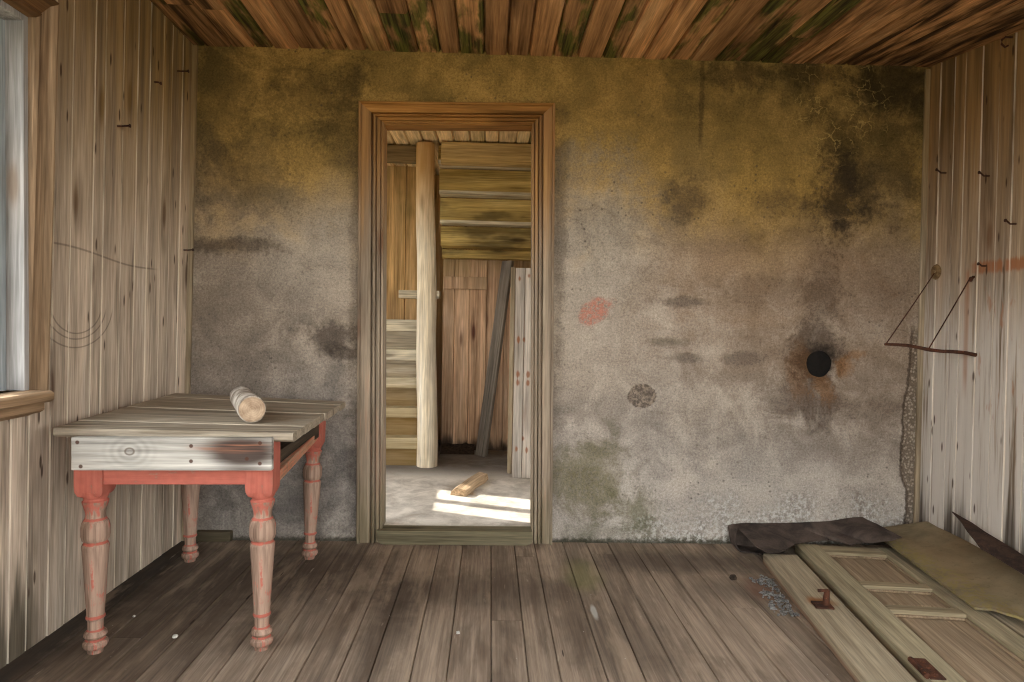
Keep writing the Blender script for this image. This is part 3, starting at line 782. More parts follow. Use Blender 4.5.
# --- staircase winding round a log newel
SC = empty('staircase', (0, 0, ZH))
so = Vector(SC.location)
pb_ = at(426, 468, Z=ZH)
PY = pb_.y + .07; PX = pb_.x

m = MB(); rings = []
ptop = at(425.5, 147, Y=PY)
for k in range(13):
    tt = k / 12; z = lerp(ZH, 2.31, tt); r = lerp(.073, .063, tt) * (1 + .02 * math.sin(k * 2.3))
    cx = lerp(PX, ptop.x, tt) + .004 * math.sin(k * 1.1)
    rings.append([Vector((cx + r * math.cos(a) * (1 + .03 * math.sin(3 * a + k * .3)), PY + r * math.sin(a), z)) - so for a in [2 * math.pi * j / 20 for j in range(20)]])
m.loft(rings); m.build('newel_post', M_POST, SC, 60)
# lower flight left of the post: five treads climbing away
nose = [(438, 449), (408, 417.5), (378, 388), (349.5, 360.5), (319.5, 331), (290, 298)]
yd = [PY - .02, PY + .08, PY + .18, PY + .28, PY + .38, PY + .52]
pz = ZH
for k, ((ya, yb_), yy) in enumerate(zip(nose, yd)):
    z1 = at(400, ya, Y=yy).z; z0 = at(400, yb_, Y=yy).z
    xr = PX - .045 if k < 5 else PX + .03
    xl = HX0 + .005 if k < 5 else at(398.5, 295, Y=yy).x
    m = MB(); m.box(Vector((xl, yy, z0)) - so, Vector((xr + (.012 if k == 0 else 0), min(yy + .24, PY + .62), z1)) - so, .005); m.build('tread', M_STAIRTREAD, SC)
    if k < 5:
        m = MB(); m.box(Vector((xl, yy + .022, pz)) - so, Vector((xr - .002, yy + .042, z0)) - so, .002); m.build('riser', M_RISER, SC)
    pz = z1
# upper flight seen from beneath: risers and tread edges coming back towards the door
edges = [(163, PY + .02), (193, PY + .14), (222.5, PY + .25), (245, PY + .34), (257, PY + .50)]
prev = 2.31; EY_ = PY + .58
for k, (py_, yy) in enumerate(edges):
    zt = at(480, py_, Y=yy).z
    z_top = prev
    xa, xb = PX + .045, HX1 - .02
    m = MB(); m.hexa([Vector(q) - so for q in ((xa, yy, zt + .012), (xb, yy, zt + .004), (xb, yy + .024, zt + .004), (xa, yy + .024, zt + .012), (xa, yy, z_top), (xb, yy, z_top), (xb, yy + .024, z_top), (xa, yy + .024, z_top))], .003); m.build('riser', M_STAIRBACK, SC)
    y2 = edges[k + 1][1] if k + 1 < len(edges) else yy + .1
    y2 = min(y2, EY_ - .045)
    m = MB(); m.hexa([Vector(q) - so for q in ((xa, yy - .018, zt - .012), (xb, yy - .018, zt - .02), (xb, y2 + .03, zt - .02), (xa, y2 + .03, zt - .012), (xa, yy - .018, zt + .012), (xb, yy - .018, zt + .004), (xb, y2 + .03, zt + .004), (xa, y2 + .03, zt + .012))], .004); m.build('tread', M_STAIRTREAD if k < 3 else M_STAIRBACK, SC)
    prev = zt - .02
tag(SC, 'weathered winding staircase around a pale log post beyond the doorway', 'staircase')
# plank enclosure under the stair
EY = PY + .58
m = MB()
xs = [PX + .05] + [at(q, 400, Y=EY).x for q in (453, 468, 485, 503, 520)] + [.55, .68, .82, .97, 1.12, HX1]
zt = at(470, 252, Y=EY).z
for i in range(len(xs) - 1):
    dd = random.uniform(-.004, .004)
    m.plank(lambda p, w, d: (p, EY - d - dd, w), xs[i] + .001, xs[i + 1] - .001, ZH, zt - (.0 if i % 2 else .05 * random.random()), .022, .003, .006)
o = st(m, 'wall_stair_closet', M_HALLPLANK)
m = MB(); za, zb = at(450, 289, Y=EY).z, at(450, 278, Y=EY).z
m.box((PX + .06, EY - .028, za), (at(487, 283, Y=EY).x, EY - .005, zb + .01), .003)
o = m.build('ledger_board', M_HALLPLANK); tag(o, 'short horizontal batten nailed across the planks under the stair', 'batten')
# dark dirt heap along its foot
m = MB(); grid = []
for i in range(26):
    x = lerp(PX + .06, at(474, 455, Z=ZH).x, i / 25); row = []
    for j in range(7):
        v = j / 6; y = EY - .012 - .16 * v
        row.append((x, y, ZH + .001 + .075 * (1 - v) ** 1.6 * (.6 + .8 * mnoise.noise((x * 14, y * 14, 3.)) ** 2 + .4 * mnoise.noise((x * 30, y * 30, 1.)) ** 2)))
    grid.append(row)
m.sheet(grid, .006); o = m.build('dirt_heap', M_DIRT, None, 70); tag(o, 'low heap of black dirt at the foot of the hall planks', 'dirt'); o['kind'] = 'stuff'
# beam across the top on the left of the post
m = MB(); bz0, bz1 = at(400, 163, Y=PY + .1).z, 2.315
m.box((HX0 + .01, PY + .06, bz0), (PX - .05, PY + .12, bz1), .004)
o = m.build('hall_beam', M_BEAM); tag(o, 'grey beam under the hall ceiling left of the log post', 'beam')
m = MB(); bz0, bz1 = at(480, 164, Y=PY - .06).z, at(480, 149, Y=PY - .06).z
m.box((PX + .07, PY - .06, bz0), (HX1 - .01, PY + .015, 2.315), .004)
o = m.build('trimmer_beam', M_TRIMMER, SC); o.location = -so
# vertical boards behind the lower flight
m = MB()
LY = PY + .74
xs = [HX0 + .01] + [HX0 + .01 + .13 * k for k in range(1, 6)] + [at(q, 250, Y=LY).x for q in (405.5, 428)] 
xs = sorted(set(round(v, 3) for v in xs))
for i in range(len(xs) - 1):
    m.plank(lambda p, w, d: (p, LY - d, w), xs[i] + .001, xs[i + 1] - .001, ZH, at(400, 163, Y=LY).z + .03, .022, .003, .006)
o = st(m, 'wall_stair_side', M_HALLWALL)

# leaning plank and plank door
def slab(px_top, px_bot, y_bot, y_top, wid, th, name, mat, label, cat, zb=ZH, yaw=0.):
    a = at(*px_bot, Y=y_bot); a.z = zb
    c = at(*px_top, Y=y_top)
    L = (c - a).length
    m = MB(); m.box((-wid / 2, -th / 2, 0), (wid / 2, th / 2, L), .003)
    o = m.build(name, mat)
    zx = (c - a).normalized(); xx = Vector((math.cos(yaw), math.sin(yaw), 0)); xx = (xx - zx * xx.dot(zx)).normalized(); yx = zx.cross(xx)
    o.matrix_world = Matrix(((xx.x, yx.x, zx.x, a.x), (xx.y, yx.y, zx.y, a.y), (xx.z, yx.z, zx.z, a.z + .008), (0, 0, 0, 1)))
    tag(o, label, cat); return o
q0 = at(481, 457, Z=ZH)
slab((508, 262), (481, 457), q0.y, EY - .12, .12, .024, 'leaning_plank', M_LEAN, 'dark grey plank leaning aslant against the hall planks', 'plank', yaw=R(-52))
# unhinged plank door standing behind the right jamb
dq = at(507, 478, Z=ZH)
PDY = dq.y
dt = at(507, 268, Y=PDY + .05)
DH = dt.z - ZH
PDo = empty('plank_door', (dq.x, PDY, ZH), R(-4)); PDo.rotation_euler = (R(-1.2), 0, R(-4))
dots = [(.058, DH - .07, .013), (.118, DH - .05, .012), (.058, DH * .66, .014), (.092, DH * .66, .012), (.06, DH * .495, .016), (.125, DH * .495, .014), (.06, DH * .455, .016), (.125, DH * .455, .012), (.06, DH * .14, .014), (.125, DH * .135, .014), (.1, DH * .19, .012)]
M_PDOOR = greyplank('whitened plank door', 'Z', dots=dots)
m = MB()
xs = [0.03, .095, .165, .28, .40, .52]
for i in range(len(xs) - 1):
    m.plank(lambda p, w, d: (p, -d, w), xs[i] + .001, xs[i + 1] - .001, 0.004, DH, .024, .003, .006)
m.build('planks', M_PDOOR, PDo)
m = MB(); m.box((0, -.002, .03), (.029, .03, DH + .005), .003); m.build('edge_strip', M_TRIM, PDo)
for zz in (.2, DH * .5, DH - .25):
    m = MB(); m.box((.035, .025, zz), (.5, .048, zz + .09), .003); m.build('ledge', M_BEAM, PDo)
tag(PDo, 'whitish plank door with rust spots standing behind the right jamb', 'door')
# split chunk on the sunlit floor
c0, c1 = at(458, 496, Z=ZH), at(481, 479, Z=ZH)
d = (c1 - c0); L = d.length
m = MB(); rings = []
for k in range(6):
    tt = k / 5; w = .052 * (1 + .12 * math.sin(k * 2.)); h = .055 * (1 - .25 * abs(tt - .5))
    rings.append([(tt * L, -w, 0.0), (tt * L + .01, w, 0.0), (tt * L, w * .8, h * .5), (tt * L - .006, .01, h), (tt * L, -w * .9, h * .75)])
m.loft(rings); o = m.build('wood_chunk', M_CHUNK); o.location = (c0.x, c0.y, ZH + .001); o.rotation_euler = (0, 0, math.atan2(d.y, d.x))
tag(o, 'short split chunk of wood on the sunlit hall floor', 'wood')

# ================================================================ table
TC = Vector((-.96, -1.07, 0)); RZ = R(2.4)
T = empty('table', (-.731, -1.055, 0), RZ)     # origin at the front right foot
TI = Matrix.Translation(T.location) @ Matrix.Rotation(RZ, 4, 'Z'); TI = TI.inverted()
feet = {'fr': (0, 0), 'fl': (-.522, .0), 'br': (-.034, .82), 'bl': (-.548, .80)}
prof0 = [(.0, 0), (.024, 0), (.026, .012), (.031, .018), (.0345, .026), (.0345, .034), (.030, .043), (.028, .046), (.032, .050), (.0335, .058), (.031, .068), (.026, .074),
        (.0255, .098), (.0275, .102), (.0275, .110), (.0265, .115), (.0262, .125), (.030, .20), (.0345, .28), (.0375, .33), (.0385, .343), (.0365, .350), (.034, .354), (.034, .359), (.0375, .364), (.0395, .378),
        (.0395, .405), (.0375, .424), (.0335, .430), (.031, .440), (.0305, .452), (.0335, .475), (.037, .488), (.0375, .492), (.034, .495), (.034, .499), (.038, .503), (.041, .512), (.044, .524)]
SH = .043
prof = [(.0, 0), (.023, 0), (.024, .010), (.026, .013), (.033, .018), (.0365, .026), (.0355, .035), (.028, .042), (.025, .046), (.030, .050), (.034, .057), (.032, .066), (.024, .073), (.0225, .078),
        (.0235, .108), (.0275, .111), (.0285, .116), (.0265, .121), (.0255, .128), (.030, .20), (.0345, .275), (.038, .33), (.0395, .345), (.0375, .352), (.033, .356), (.033, .361), (.0385, .366), (.0415, .380),
        (.0415, .406), (.038, .424), (.032, .432), (.030, .436), (.0285, .446), (.029, .456), (.034, .474), (.0375, .486), (.038, .491), (.033, .495), (.0325, .500), (.036, .504), (.039, .512), (.042, .524)]
def make_leg(name_top, sx, sy, topz):
    m = MB()
    m.lathe(prof, 28)
    # square block with rounded shoulder
    m.loft([[(sgx * r * SH, sgy * r * SH, z) for sgx, sgy in ((-1, -1), (1, -1), (1, 1), (-1, 1))] for r, z in ((.62, .505), (.84, .512), (.97, .526), (1, .545), (1, topz))])
    return m
for k, (x, y) in feet.items():
    m = make_leg(k, x, y, .69)
    o = m.build('leg', M_LEG, T, 40); o.location = (x, y, 0)
    if k == 'br': o.rotation_euler = (0, R(1.4), 0)
# red front and back rails, side rails, inner boards
def rail(a, b_, mat, name, label=None):
    m = MB(); m.box(a, b_, .003); o = m.build(name, mat, T)
    if label: o['label'] = label
    return o
rail((-.522 + SH - .002, -.036, .550), (-SH + .002, -.014, .601), M_RAIL, 'front_rail', 'bright red front rail')
rail((-.548 + SH, .815, .548), (-.034 - SH, .84, .69), M_RAIL, 'back_rail')
m = MB(); m.hexa([(SH - .026, SH - .002, .542), (SH - .001, SH - .002, .542), (-.034 + SH - .001, .82 - SH, .548), (-.034 + SH - .026, .82 - SH, .548), (SH - .026, SH - .002, .577), (SH - .001, SH - .002, .577), (-.034 + SH - .001, .82 - SH, .585), (-.034 + SH - .026, .82 - SH, .585)], .003)
m.build('side_rail', M_RAILY, T)
m = MB(); m.box((-.06, SH - .002, .560), (.012, .82 - SH, .622), .002); m.build('drawer_runner', M_DARKW, T)
m = MB(); m.hexa([(-.522 - SH + .002, SH - .002, .556), (-.522 - SH + .024, SH - .002, .556), (-.548 - SH + .024, .80 - SH, .556), (-.548 - SH + .002, .80 - SH, .556), (-.522 - SH + .002, SH - .002, .69), (-.522 - SH + .024, SH - .002, .69), (-.548 - SH + .024, .80 - SH, .69), (-.548 - SH + .002, .80 - SH, .69)], .003)
m.build('side_rail', M_RAILY, T)
m = MB(); m.box((-.42, .0, .60), (-.14, .81, .61), .002); m.build('bottom_board', M_DARKW, T)
# unpainted board nailed over the front
m = MB(); m.box((-.522 - SH + .006, -.068, .602), (SH + .004, -SH - .001, .706), .004)
o = m.build('apron_board', M_APRON, T); o['label'] = 'bare grey apron board with a dark burnt stain'
# top of five weathered boards
def tl(px, py, z): return TI @ at(px, py, Z=z)
TZ = .725
cFL, cFR = tl(53, 427.5, TZ), tl(293, 433, TZ - .006)
cBR = tl(346, 401.5, .706); cBL = tl(176, 393, .742)

def toppos(s, t): return cFL.lerp(cFR, s).lerp(cBL.lerp(cBR, s), t)
# keep the far left corner clear of the wall
lim = TI @ Vector((XL(.74) + .012, -.06, .735))
if (TI.inverted() @ cBL).x < XL(.74) + .012 or (TI.inverted() @ cBL).y > -.06:
    w = TI.inverted() @ cBL; w.x = max(w.x, XL(.74) + .012); w.y = min(w.y, -.08); cBL = TI @ w
m = MB()
tb = [0, .16, .33, .52, .70, .86, 1]
for i in range(6):
    e0, e1 = random.uniform(-.006, .004), random.uniform(-.008, .008)
    if i in (0,): e0 = 0; e1 = 0
    dz = random.uniform(-.0015, .0015)
    rings = []
    nseg = 14
    for k in range(nseg + 1):
        s = lerp(e0, 1 + e1, k / nseg)
        ta, tb_ = tb[i] + .001, tb[i + 1] - .001
        wob = .0025 * math.sin(k * 1.7 + i * 2) if i == 0 else 0
        P = lambda t, d: toppos(s, t) + Vector((0, 0, d + dz))
        ins = .0
        rings.append([P(ta + .012, -.030), P(ta, -.022), P(ta - .0, -.006), P(ta + .004, 0), P(tb_ - .003, 0), P(tb_, -.004), P(tb_, -.026)])
    m.loft(rings)
m.build('tabletop', M_TOP, T)
# cleats that close the gap between frame and top
m = MB(); m.box((-.50, -.03, .688), (-.02, .0, .698), .0); m.build('cleat', M_DARKW, T)
m = MB(); m.box((-.52, .80, .688), (-.06, .83, .704), .0); m.build('cleat', M_DARKW, T)
tag(T, 'old wooden table with peeling red turned legs and bare grey top', 'table')

# log on the table
fz = .721
f0 = at(252, 423.5, Z=fz); lr = .0455
f0.z = fz + lr
bk = at(241, 399.5, Y=f0.y + .30)
ax = Vector((bk.x - f0.x, bk.y - f0.y, 0)); LL = ax.length
LG = empty('log', (f0.x, f0.y, fz + .002)); 
ang = math.atan2(ax.y, ax.x)
LG.rotation_euler = (0, 0, ang - R(90))

m = MB(); rings = []; n = 28
for k in range(9):
    tt = k / 8; r = lr * lerp(1., .9, tt)
    row = []
    for j in range(n):
        a = 2 * math.pi * j / n
        rr = r * (1 + .05 * mnoise.noise((math.cos(a) * 1.5, math.sin(a) * 1.5, k * .4)))
        yy = tt * LL + (.035 * max(0, math.sin(a)) * mnoise.noise((a * 2., 1., 5.)) if k == 8 else 0)
        row.append((rr * math.cos(a), yy, lr * lerp(1, .9, tt) + .012 * tt + rr * math.sin(a) + .001))
    rings.append(row)
m.loft(rings); m.build('bark', M_BARK, LG, 50)
m = MB(); m.lathe([(0, 0), (lr * .90, 0), (lr * .93, .001), (lr * .93, .004), (0, .004)], 28)
o = m.build('cut_end', M_END, LG); o.rotation_euler = (R(90), 0, 0); o.location = (0, .003, lr + .001); o['label'] = 'tan sawn end face'
tag(LG, 'short pale log with a sawn tan end lying on the table', 'log')

# offcut on the floor behind the table
p = at(214, 541, Z=0)
m = MB(); m.box((-.085, -.02, 0), (.085, .03, .048), .006); o = m.build('wood_offcut', M_OFFCUT); o.location = (p.x, p.y + .0, .002)
tag(o, 'short mossy offcut on the floor at the wall behind the table', 'wood')

# ================================================================ lying door and boards at right
ZD = .05
DR = R(-7.6)
p1_ = at(763, 553, Z=ZD)
B1 = empty('casing_board', (p1_.x, p1_.y, 0), DR)
L1 = 2.05; w1 = .150
m = MB(); m.box((0, -L1, .002), (w1, .0, ZD), .005); m.build('board', M_BOARD, B1)
# rusty hinge pintle
hp = at(826, 606, Z=ZD); hl = (Matrix.Translation(B1.location) @ Matrix.Rotation(DR, 4, 'Z')).inverted() @ hp
m = MB(); m.box((hl.x - .045, hl.y - .03, ZD - .001), (hl.x + .02, hl.y + .03, ZD + .006), .002)
m.tube([(hl.x, hl.y, ZD + .004), (hl.x, hl.y, ZD + .03), (hl.x + .003, hl.y, ZD + .062)], [.012, .012, .009], 10)
m.tube([(hl.x - .03, hl.y + .004, ZD + .055), (hl.x + .006, hl.y, ZD + .058)], .006, 8)
o = m.build('hinge_pin', M_RUST, B1, 40); o['label'] = 'rusted iron hinge pin'
tag(B1, 'loose wide board with a rusty hinge pin left of the fallen door', 'board')
p2 = at(795, 543, Z=ZD)
D2 = empty('panel_door', (p2.x, p2.y, 0), DR)
DI = (Matrix.Translation(D2.location) @ Matrix.Rotation(DR, 4, 'Z')).inverted()
LD, WD, ST = 1.95, .462, .105
yr1, yr2 = (DI @ at(890, 584, Z=ZD)).y, (DI @ at(920, 608.5, Z=ZD)).y

# stay clear of the wall at the far end
def part(name, mat, a, b_, bev=.004, label=None):
    m = MB(); m.box(a, b_, bev); o = m.build(name, mat, D2)
    if label: o['label'] = label
    return o
STILE = part('stile', M_DOOR, (0, -LD, .004), (ST, 0, ZD))
part('stile', M_DOOR, (WD - .085, -LD, .004), (WD, 0, ZD))
x0, x1 = ST + .0005, WD - .0855
part('rail', M_DOORX, (x0, -.10, .006), (x1, -.005, ZD - .002))
part('rail', M_DOORX, (x0, yr1 - .024, .006), (x1, yr1 + .024, ZD - .001))
part('rail', M_DOORX, (x0, yr2 - .024, .006), (x1, yr2 + .024, ZD - .001))
part('rail', M_DOORX, (x0, -LD, .006), (x1, -LD + .16, ZD - .001))
def panel(y0, y1):
    m = MB()
    m.hexa([(x0, y0, .014), (x1, y0, .014), (x1, y1, .014), (x0, y1, .014), (x0, y0, .028), (x1, y0, .028), (x1, y1, .028), (x0, y1, .028)])
    i = .03
    m.loft([[(x0 + .012, y0 + .012, .028), (x1 - .012, y0 + .012, .028), (x1 - .012, y1 - .012, .028), (x0 + .012, y1 - .012, .028)], [(x0 + i + .01, y0 + i + .01, .037), (x1 - i - .01, y0 + i + .01, .037), (x1 - i - .01, y1 - i - .01, .037), (x0 + i + .01, y1 - i - .01, .037)]])
    # quarter-round moulding at the frame
    for a, b_ in (((x0, y0, .026), (x0 + .011, y1, .036)), ((x1 - .011, y0, .026), (x1, y1, .036)), ((x0 + .011, y0, .026), (x1 - .011, y0 + .011, .036)), ((x0 + .011, y1 - .011, .026), (x1 - .011, y1, .036))):
        m.box(a, b_, .004)
    m.build('panel', M_DOORPANEL, D2)
panel(yr1 + .0245, -.1005); panel(yr2 + .0245, yr1 - .0245); panel(-LD + .1605, yr2 - .0245)
h2 = DI @ at(907, 668, Z=ZD)
m = MB(); m.box((.0, h2.y - .06, ZD - .001), (.045, h2.y + .06, ZD + .005), .002)
m.tube([(-.004, h2.y - .05, ZD + .004), (-.004, h2.y + .05, ZD + .004)], .009, 10)
for k in (-1, 0, 1): m.lathe([(0, .004), (.007, .004), (.006, .008), (0, .009)], 8, (.025, h2.y + k * .035, ZD))
o = m.build('hinge', M_RUST, STILE, 40); o['label'] = 'rusted strap hinge'
tag(D2, 'narrow bare panelled door lying flat on the floor boards', 'door')
# third board under the hardboard, right of the door
B3 = empty('floor_plank', (D2.location.x + math.cos(DR) * (WD + .012), D2.location.y + math.sin(DR) * (WD + .012) - .05, 0), DR)
m = MB(); m.box((0, -1.9, .002), (.17, 0, .044), .005); m.build('board', M_BOARD, B3)
m = MB(); m.box((.18, -1.9, .002), (.30, -.2, .03), .005); m.build('batten', M_BOARD, B3)
tag(B3, 'bare plank on the floor right of the door, half under hardboard', 'plank')

# mouldy hardboard sheet, propped on the door edge and rising to the wall
A_ = at(868, 529.5, Z=.085); Bq = at(930.5, 522, Z=.145); Cq = at(974, 608, Z=.062); Dq = Vector((2.135, -1.05, .098))
ho = Vector((A_.x, A_.y, 0))
m = MB(); grid = []; NU, NV = 24, 44
e_edge = at(877, 538.5, Z=.064)
Dn = Vector((2.13, -1.02, .10))
for i in range(NU + 1):
    s = i / NU; row = []
    for j in range(NV + 1):
        t_ = j / NV
        far = A_.lerp(Bq, s); near = Cq.lerp(Dn, s)
        near = near + Vector((0, -.05 * math.sin(s * 6.) * .5 - .12 * (s ** .7), 0))
        left = near
        p = far.lerp(near, t_)
        ragged = .012 * mnoise.noise((s * 14., 0., 2.)) + .006 * mnoise.noise((s * 40., 0., 7.))
        p.y += ragged * max(0, t_ - .9) * 10
        p.x += .004 * mnoise.noise((t_ * 12., 4., 0.)) * (1 - s)
        if t_ > .93 and .02 < s < .16: p.y += .035 * math.sin((s - .02) / .14 * math.pi) * (t_ - .93) / .07
        p.z += .010 * math.sin(s * 3.1) * math.sin(t_ * 4.) + .004 * mnoise.noise((s * 4., t_ * 6., 0.)) + (.012 * max(0, t_ - .8) * 5 * math.sin(s * 9.) ** 2 if s > .1 else 0)
        p.x = min(p.x, XR(p.z) - .012); p.y = min(p.y, -.012)
        p.z = max(p.z, .056)
        row.append(p - ho)
    grid.append(row)
m.sheet(grid, .009); o = m.build('hardboard_sheet', M_HARD, None, 40); o.location = ho
tag(o, 'mouldy yellowish sheet of hardboard lying against the right wall', 'board')

# black felt folded along the foot of the wall
def felt_sheet():
    m = MB(); NU, NV = 46, 12
    grid = []
    def W(px, py, z): return at(px, py, Z=z)
    fold_b, fold_f = Vector((at(731, 540, Y=-.02).x, -.018, 0)), W(738, 553, 0)
    tipR = W(905, 541, .10)
    for i in range(NU + 1):
        s = i / NU; row = []
        for j in range(NV + 1):
            v = j / NV                     # 0 at wall, 1 at front
            if s < .25:                    # lower layer, from right towards the fold
                q = s / .25
                xb = lerp(fold_b.x + .20, fold_b.x + .015, q); xf = lerp(W(790, 556, 0).x - .02, fold_f.x + .015, q)
                yb = -.018; yf = lerp(W(785, 559, 0).y, fold_f.y + .0, q) - .012
                x = lerp(xb, xf, v); y = lerp(yb, yf, v); z = .008 + .004 * math.sin(q * 6 + v * 3) + .085 * max(0, 1 - v / .2)
            elif s < .42:                  # round the fold
                q = (s - .25) / .17; a = math.pi * q
                h = lerp(.094, .112, v)
                xb = fold_b.x + .015 - .03 * math.sin(a); xf = fold_f.x + .015 - .025 * math.sin(a) + .012 * q
                x = lerp(xb, xf, v); y = lerp(-.018, lerp(fold_f.y - .012, -.075, q), v); z = lerp(.008 + .085 * max(0, 1 - v / .2), .008 + h, (1 - math.cos(a)) / 2)
                z -= v * q * .022
            else:                          # the upper flap running right
                q = (s - .42) / .58
                xb = lerp(fold_b.x + .015, at(862, 526, Y=-.018).x, q)
                # front edge: diagonal from the fold down onto the board, then ragged to the tip
                fr = [(0, (738, 530)), (.09, (764, 553)), (.155, (783, 553)), (.2, (792, 545)), (.3, (803, 542)), (.4, (830, 540)), (.55, (850, 545)), (.62, (862, 542)), (.75, (878, 544)), (.88, (893, 543)), (1, (905, 541))]
                for k in range(len(fr) - 1):
                    if fr[k][0] <= q <= fr[k + 1][0]:
                        tt = (q - fr[k][0]) / (fr[k + 1][0] - fr[k][0]); fx = lerp(fr[k][1][0], fr[k + 1][1][0], tt); fy = lerp(fr[k][1][1], fr[k + 1][1][1], tt); break
                zf = lerp(.10, .066, min(1, q / .13)) if q < .58 else lerp(.066, .112, min(1, (q - .58) / .3))
                pf = W(fx, fy, zf)
                zb = lerp(.104, .122, q)
                x = lerp(xb, pf.x, v); y = lerp(-.018, pf.y, v); z = lerp(zb, zf, v ** 1.3) + (.022 * max(0, q - .66) / .34) + .006 * mnoise.noise((x * 9, y * 9, 0.))
                z += .006 * mnoise.noise((x * 30., 2., v)) * v
            row.append(Vector((x, y, z)))
        grid.append(row)
    off = Vector((grid[0][0].x, -.1, 0))
    m.sheet([[p - off for p in r] for r in grid], .005)
    o = m.build('felt_sheet', M_FELT, None, 40); o.location = off
    tag(o, 'folded black tar felt lying along the foot of the plaster wall', 'felt')
felt_sheet()

# rusty iron sheet leaning in the right corner
m = MB(); grid = []
up = [(952, 511.5), (962, 517.5), (972, 523), (985, 532), (1000, 541), (1024, 556), (1060, 578)]
lo = [(953, 513), (964, 523), (974, 536), (982, 549.5), (994, 556.5), (1024, 575), (1060, 597)]
for k in range(25):
    s = k / 24 * 6; i = min(5, int(s)); f = s - i
    ua = (lerp(up[i][0], up[i + 1][0], f), lerp(up[i][1], up[i + 1][1], f)); la = (lerp(lo[i][0], lo[i + 1][0], f), lerp(lo[i][1], lo[i + 1][1], f))
    pu = at(*ua, X=2.135); pl = at(*la, X=2.135 - .10 * min(1, s / 3))
    row = []
    for j in range(7):
        v = j / 6; p = pu.lerp(pl, v); p.x -= .03 * math.sin(v * math.pi) * min(1, s / 2.); p.z = max(p.z, .10)
        row.append(p)
    grid.append(row)
off = Vector((2.05, -.6, 0)); 
m.sheet([[p - off for p in r] for r in grid], .004); o = m.build('iron_sheet', M_RUSTDARK, None, 60); o.location = off
tag(o, 'dark rusty iron sheet with a pointed tip leaning at right wall', 'sheet')

# broken shards beside the board
m = MB(); rng = random.Random(4)
ca, cb = at(772, 577, Z=0), at(812, 615, Z=0)
for k in range(130):
    t_ = rng.random(); c = ca.lerp(cb, t_) + Vector((rng.gauss(-.03, .035), rng.gauss(0, .03), 0))
    lim_x = p1_.x + (c.y - p1_.y) * math.tan(R(7.6)) - .02
    if c.x > lim_x: c.x = lim_x - rng.random() ** 1.5 * .09
    s = rng.choice((.004, .006, .009, .016)) * rng.uniform(.8, 1.2); a = rng.random() * 6.28; h = rng.uniform(.002, .006)
    e = [Vector((math.cos(a + q) * s * rng.uniform(.6, 1.2), math.sin(a + q) * s * rng.uniform(.6, 1.2), 0)) for q in (0, 2., 4.1)]
    tl_ = rng.uniform(0, .006)
    m.loft([[c + v + Vector((0, 0, .001)) for v in e], [c + v * .9 + Vector((0, 0, .001 + h + (tl_ if i == 0 else 0))) for i, v in enumerate(e)]])
o = m.build('shards', M_GLASSBIT, None); o['kind'] = 'stuff'; tag(o, 'patch of grey broken shards beside the loose wide board', 'shards')
def pebble(px, py, r, mat, name, label, cat, seed):
    bm = bmesh.new(); bmesh.ops.create_icosphere(bm, subdivisions=3, radius=r)
    for v in bm.verts:
        v.co *= 1 + .25 * mnoise.noise(v.co / r * 1.2 + Vector((seed, 0, 0))); v.co.z *= .7
    zmin = min(v.co.z for v in bm.verts)
    for v in bm.verts: v.co.z -= zmin
    m = MB(); m.merge(bm); o = m.build(name, mat, None, 80); p = at(px, py, Z=.002); o.location = (p.x, p.y, .002); tag(o, label, cat); return o
pebble(175, 638, .009, M_STONE, 'pebble', 'white pebble on the floor between the front table legs', 'pebble', 1.)
pebble(733, 580, .016, M_DIRT, 'dirt_clod', 'dark clod of dirt on the floor left of the shards', 'dirt', 5.)
pebble(134, 617, .005, M_STONE, 'pebble', 'tiny pale pebble on the floor behind the front left leg', 'pebble', 2.)
pebble(458, 634, .007, M_STONE, 'pebble', 'small pale stone on the boards in front of the doorway', 'pebble', 3.)

# ================================================================ iron on the right wall, nails
fx = at(976, 355, X=XR(.98)); ex = at(885, 343.5, Y=fx.y + .02)
m = MB(); nv = 9
e0 = Vector((XR(fx.z) - .0005, fx.y, fx.z))
BR = empty('iron_bracket', e0)
m = MB(); pts = [e0.lerp(ex, k / 8) + Vector((0, 0, .004 * math.sin(k * 1.3))) - e0 for k in range(9)]
m.tube(pts, [.009, .0085, .0085, .008, .0085, .008, .0075, .007, .006], 10); m.build('bar', M_RUST, BR, 50)
n1 = at(936, 272, X=XR(1.36)); n2 = at(972, 277, X=XR(1.33))
mid_ = e0.lerp(ex, .52)
for a_, n_ in ((ex + Vector((.006, 0, 0)), n1 + Vector((-.004, 0, 0))), (mid_, n2 + Vector((-.006, 0, 0)))):
    m = MB(); m.tube([a_ - e0, a_.lerp(n_, .5) - e0 + Vector((0, 0, -.002)), n_ - e0], .0027, 6); m.build('stay_wire', M_RUST, BR)
tag(BR, 'rusty iron bar held by two stay wires on the right wall', 'bracket')
m = MB(); m.lathe([(0, -.002), (.036, -.002), (.038, .003), (.03, .008), (.012, .010), (.009, .016), (0, .017)], 24)
o = m.build('wall_plate', M_BRASS, None, 40); o.location = n1 + Vector((.002, 0, 0)); o.rotation_euler = (0, R(-90), 0)
tag(o, 'round tarnished plate on the right wall near the corner', 'plate')
def nail(px, py, X, label, d=(-1, 0, 0), L=.05, r=.0035, tip=(0, 0, -.01)):
    side = 1 if X > 0 else -1
    p = at(px, py, X=X); 
    p.x = XR(p.z) if side > 0 else XL(p.z)
    m = MB(); dv = Vector((-side, 0, 0))
    m.tube([Vector((side * .008, 0, 0)), dv * L * .5, dv * L + Vector(tip), dv * (L + .003) + Vector(tip)], [r, r, r, r * .9], 8)
    m.tube([dv * (L + .002) + Vector(tip), dv * (L + .005) + Vector(tip)], [r * 2, r * 2], 10)
    o = m.build('nail', M_RUST, None, 40); o.location = p
    return tag(o, label, 'nail')
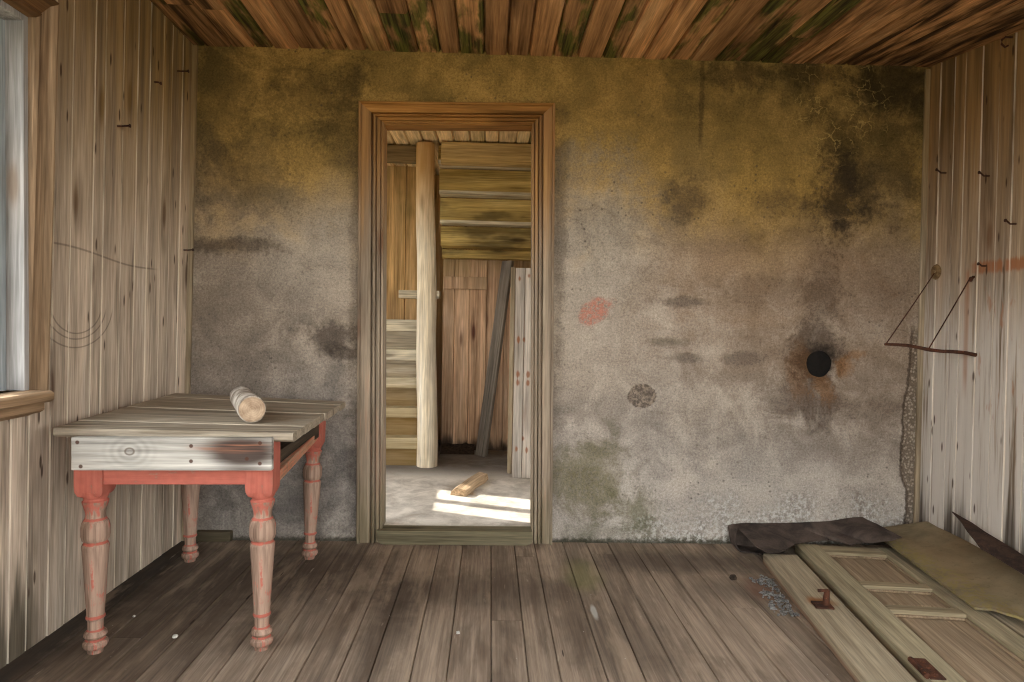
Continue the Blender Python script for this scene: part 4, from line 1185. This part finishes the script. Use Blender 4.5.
nail(945, 173, 2.15, 'rusty nail high on the right wall, nearest the corner', tip=(0, -.01, .012))
nail(988, 176, 2.15, 'rusty nail high on the right wall, second from the corner', tip=(0, -.01, .012))
nail(1014, 224, 2.15, 'rusty nail on the right wall just above the orange rust band', tip=(0, -.01, .012))
nail(984, 266, 2.15, 'rusty nail in the orange rust band on the right wall', L=.04, tip=(0, -.01, .008))
nail(972, 277, 2.15, 'nail that holds the longer front stay wire on right wall', L=.012, r=.006)
nail(176, 71, -1.44, 'dark nail high on the left wall nearest the corner', L=.045, tip=(0, 0, .001))
nail(153, 82, -1.44, 'slanting dark nail high on left wall, second from the corner', L=.035, tip=(0, -.02, -.012))
nail(117, 126, -1.44, 'dark nail in the left wall above the scratches', L=.045, tip=(0, 0, .002))
nail(183, 250, -1.45, 'dark nail at mid height of left wall beside the corner', L=.04, tip=(0, 0, .002))
# hook high on the right wall
hk = at(1013, 30, X=2.15); hk.x = XR(hk.z)
m = MB(); m.tube([(.008, 0, 0), (-.03, 0, 0), (-.045, 0, -.012), (-.045, 0, -.03), (-.03, 0, -.042), (-.018, 0, -.034)], .004, 8)
o = m.build('wall_hook', M_RUST, None, 50); o.location = hk + Vector((0, 0, -.03)); tag(o, 'small iron hook high on the right wall under the ceiling', 'hook')

# ================================================================ outside ground
m = MB(); m.box((-40, -40, -.5), (40, 40, -.25)); st(m, 'ground', M_GROUND)

# ================================================================ light
w = bpy.data.worlds.new('sky'); scene.world = w; w.use_nodes = True
nt = w.node_tree; bg = nt.nodes['Background']
tc = nt.nodes.new('ShaderNodeTexCoord'); sp = nt.nodes.new('ShaderNodeSeparateXYZ'); mr = nt.nodes.new('ShaderNodeMapRange'); mx = nt.nodes.new('ShaderNodeMix'); mx.data_type = 'RGBA'
nt.links.new(tc.outputs['Generated'], sp.inputs[0]); nt.links.new(sp.outputs[2], mr.inputs[0])
mr.inputs[1].default_value = -.05; mr.inputs[2].default_value = .7
nt.links.new(mr.outputs[0], mx.inputs[0])
mx.inputs[6].default_value = (1., .97, .91, 1); mx.inputs[7].default_value = (.90, .96, 1., 1)
nt.links.new(mx.outputs[2], bg.inputs[0]); bg.inputs[1].default_value = 3.6
sd = bpy.data.lights.new('sun', 'SUN'); sd.energy = 4.6; sd.angle = R(.6); sd.color = (1., .93, .82)
so_ = bpy.data.objects.new('sun', sd); COL.objects.link(so_)
dirv = Vector((hz.x * math.cos(el), hz.y * math.cos(el), math.sin(el)))
so_.rotation_euler = dirv.to_track_quat('Z', 'Y').to_euler(); so_.location = dirv * 10

# ================================================================ camera
cd = bpy.data.cameras.new('camera'); cd.sensor_width = 36; cd.lens = F * 36 / 1024; cd.clip_start = .02
co = bpy.data.objects.new('camera', cd); COL.objects.link(co)
mw = M.to_4x4(); mw.translation = CAM; co.matrix_world = mw
scene.camera = co
scene.view_settings.view_transform = 'Standard'; scene.view_settings.look = 'None'
scene.view_settings.gamma = 1; scene.view_settings.use_curve_mapping = False
scene.view_settings.exposure = 1.18
scene.cycles.filter_width = 1.1
scene.cycles.use_denoising = True
scene.cycles.denoising_prefilter = 'NONE'
scene.cycles.max_bounces = 8; scene.cycles.diffuse_bounces = 5
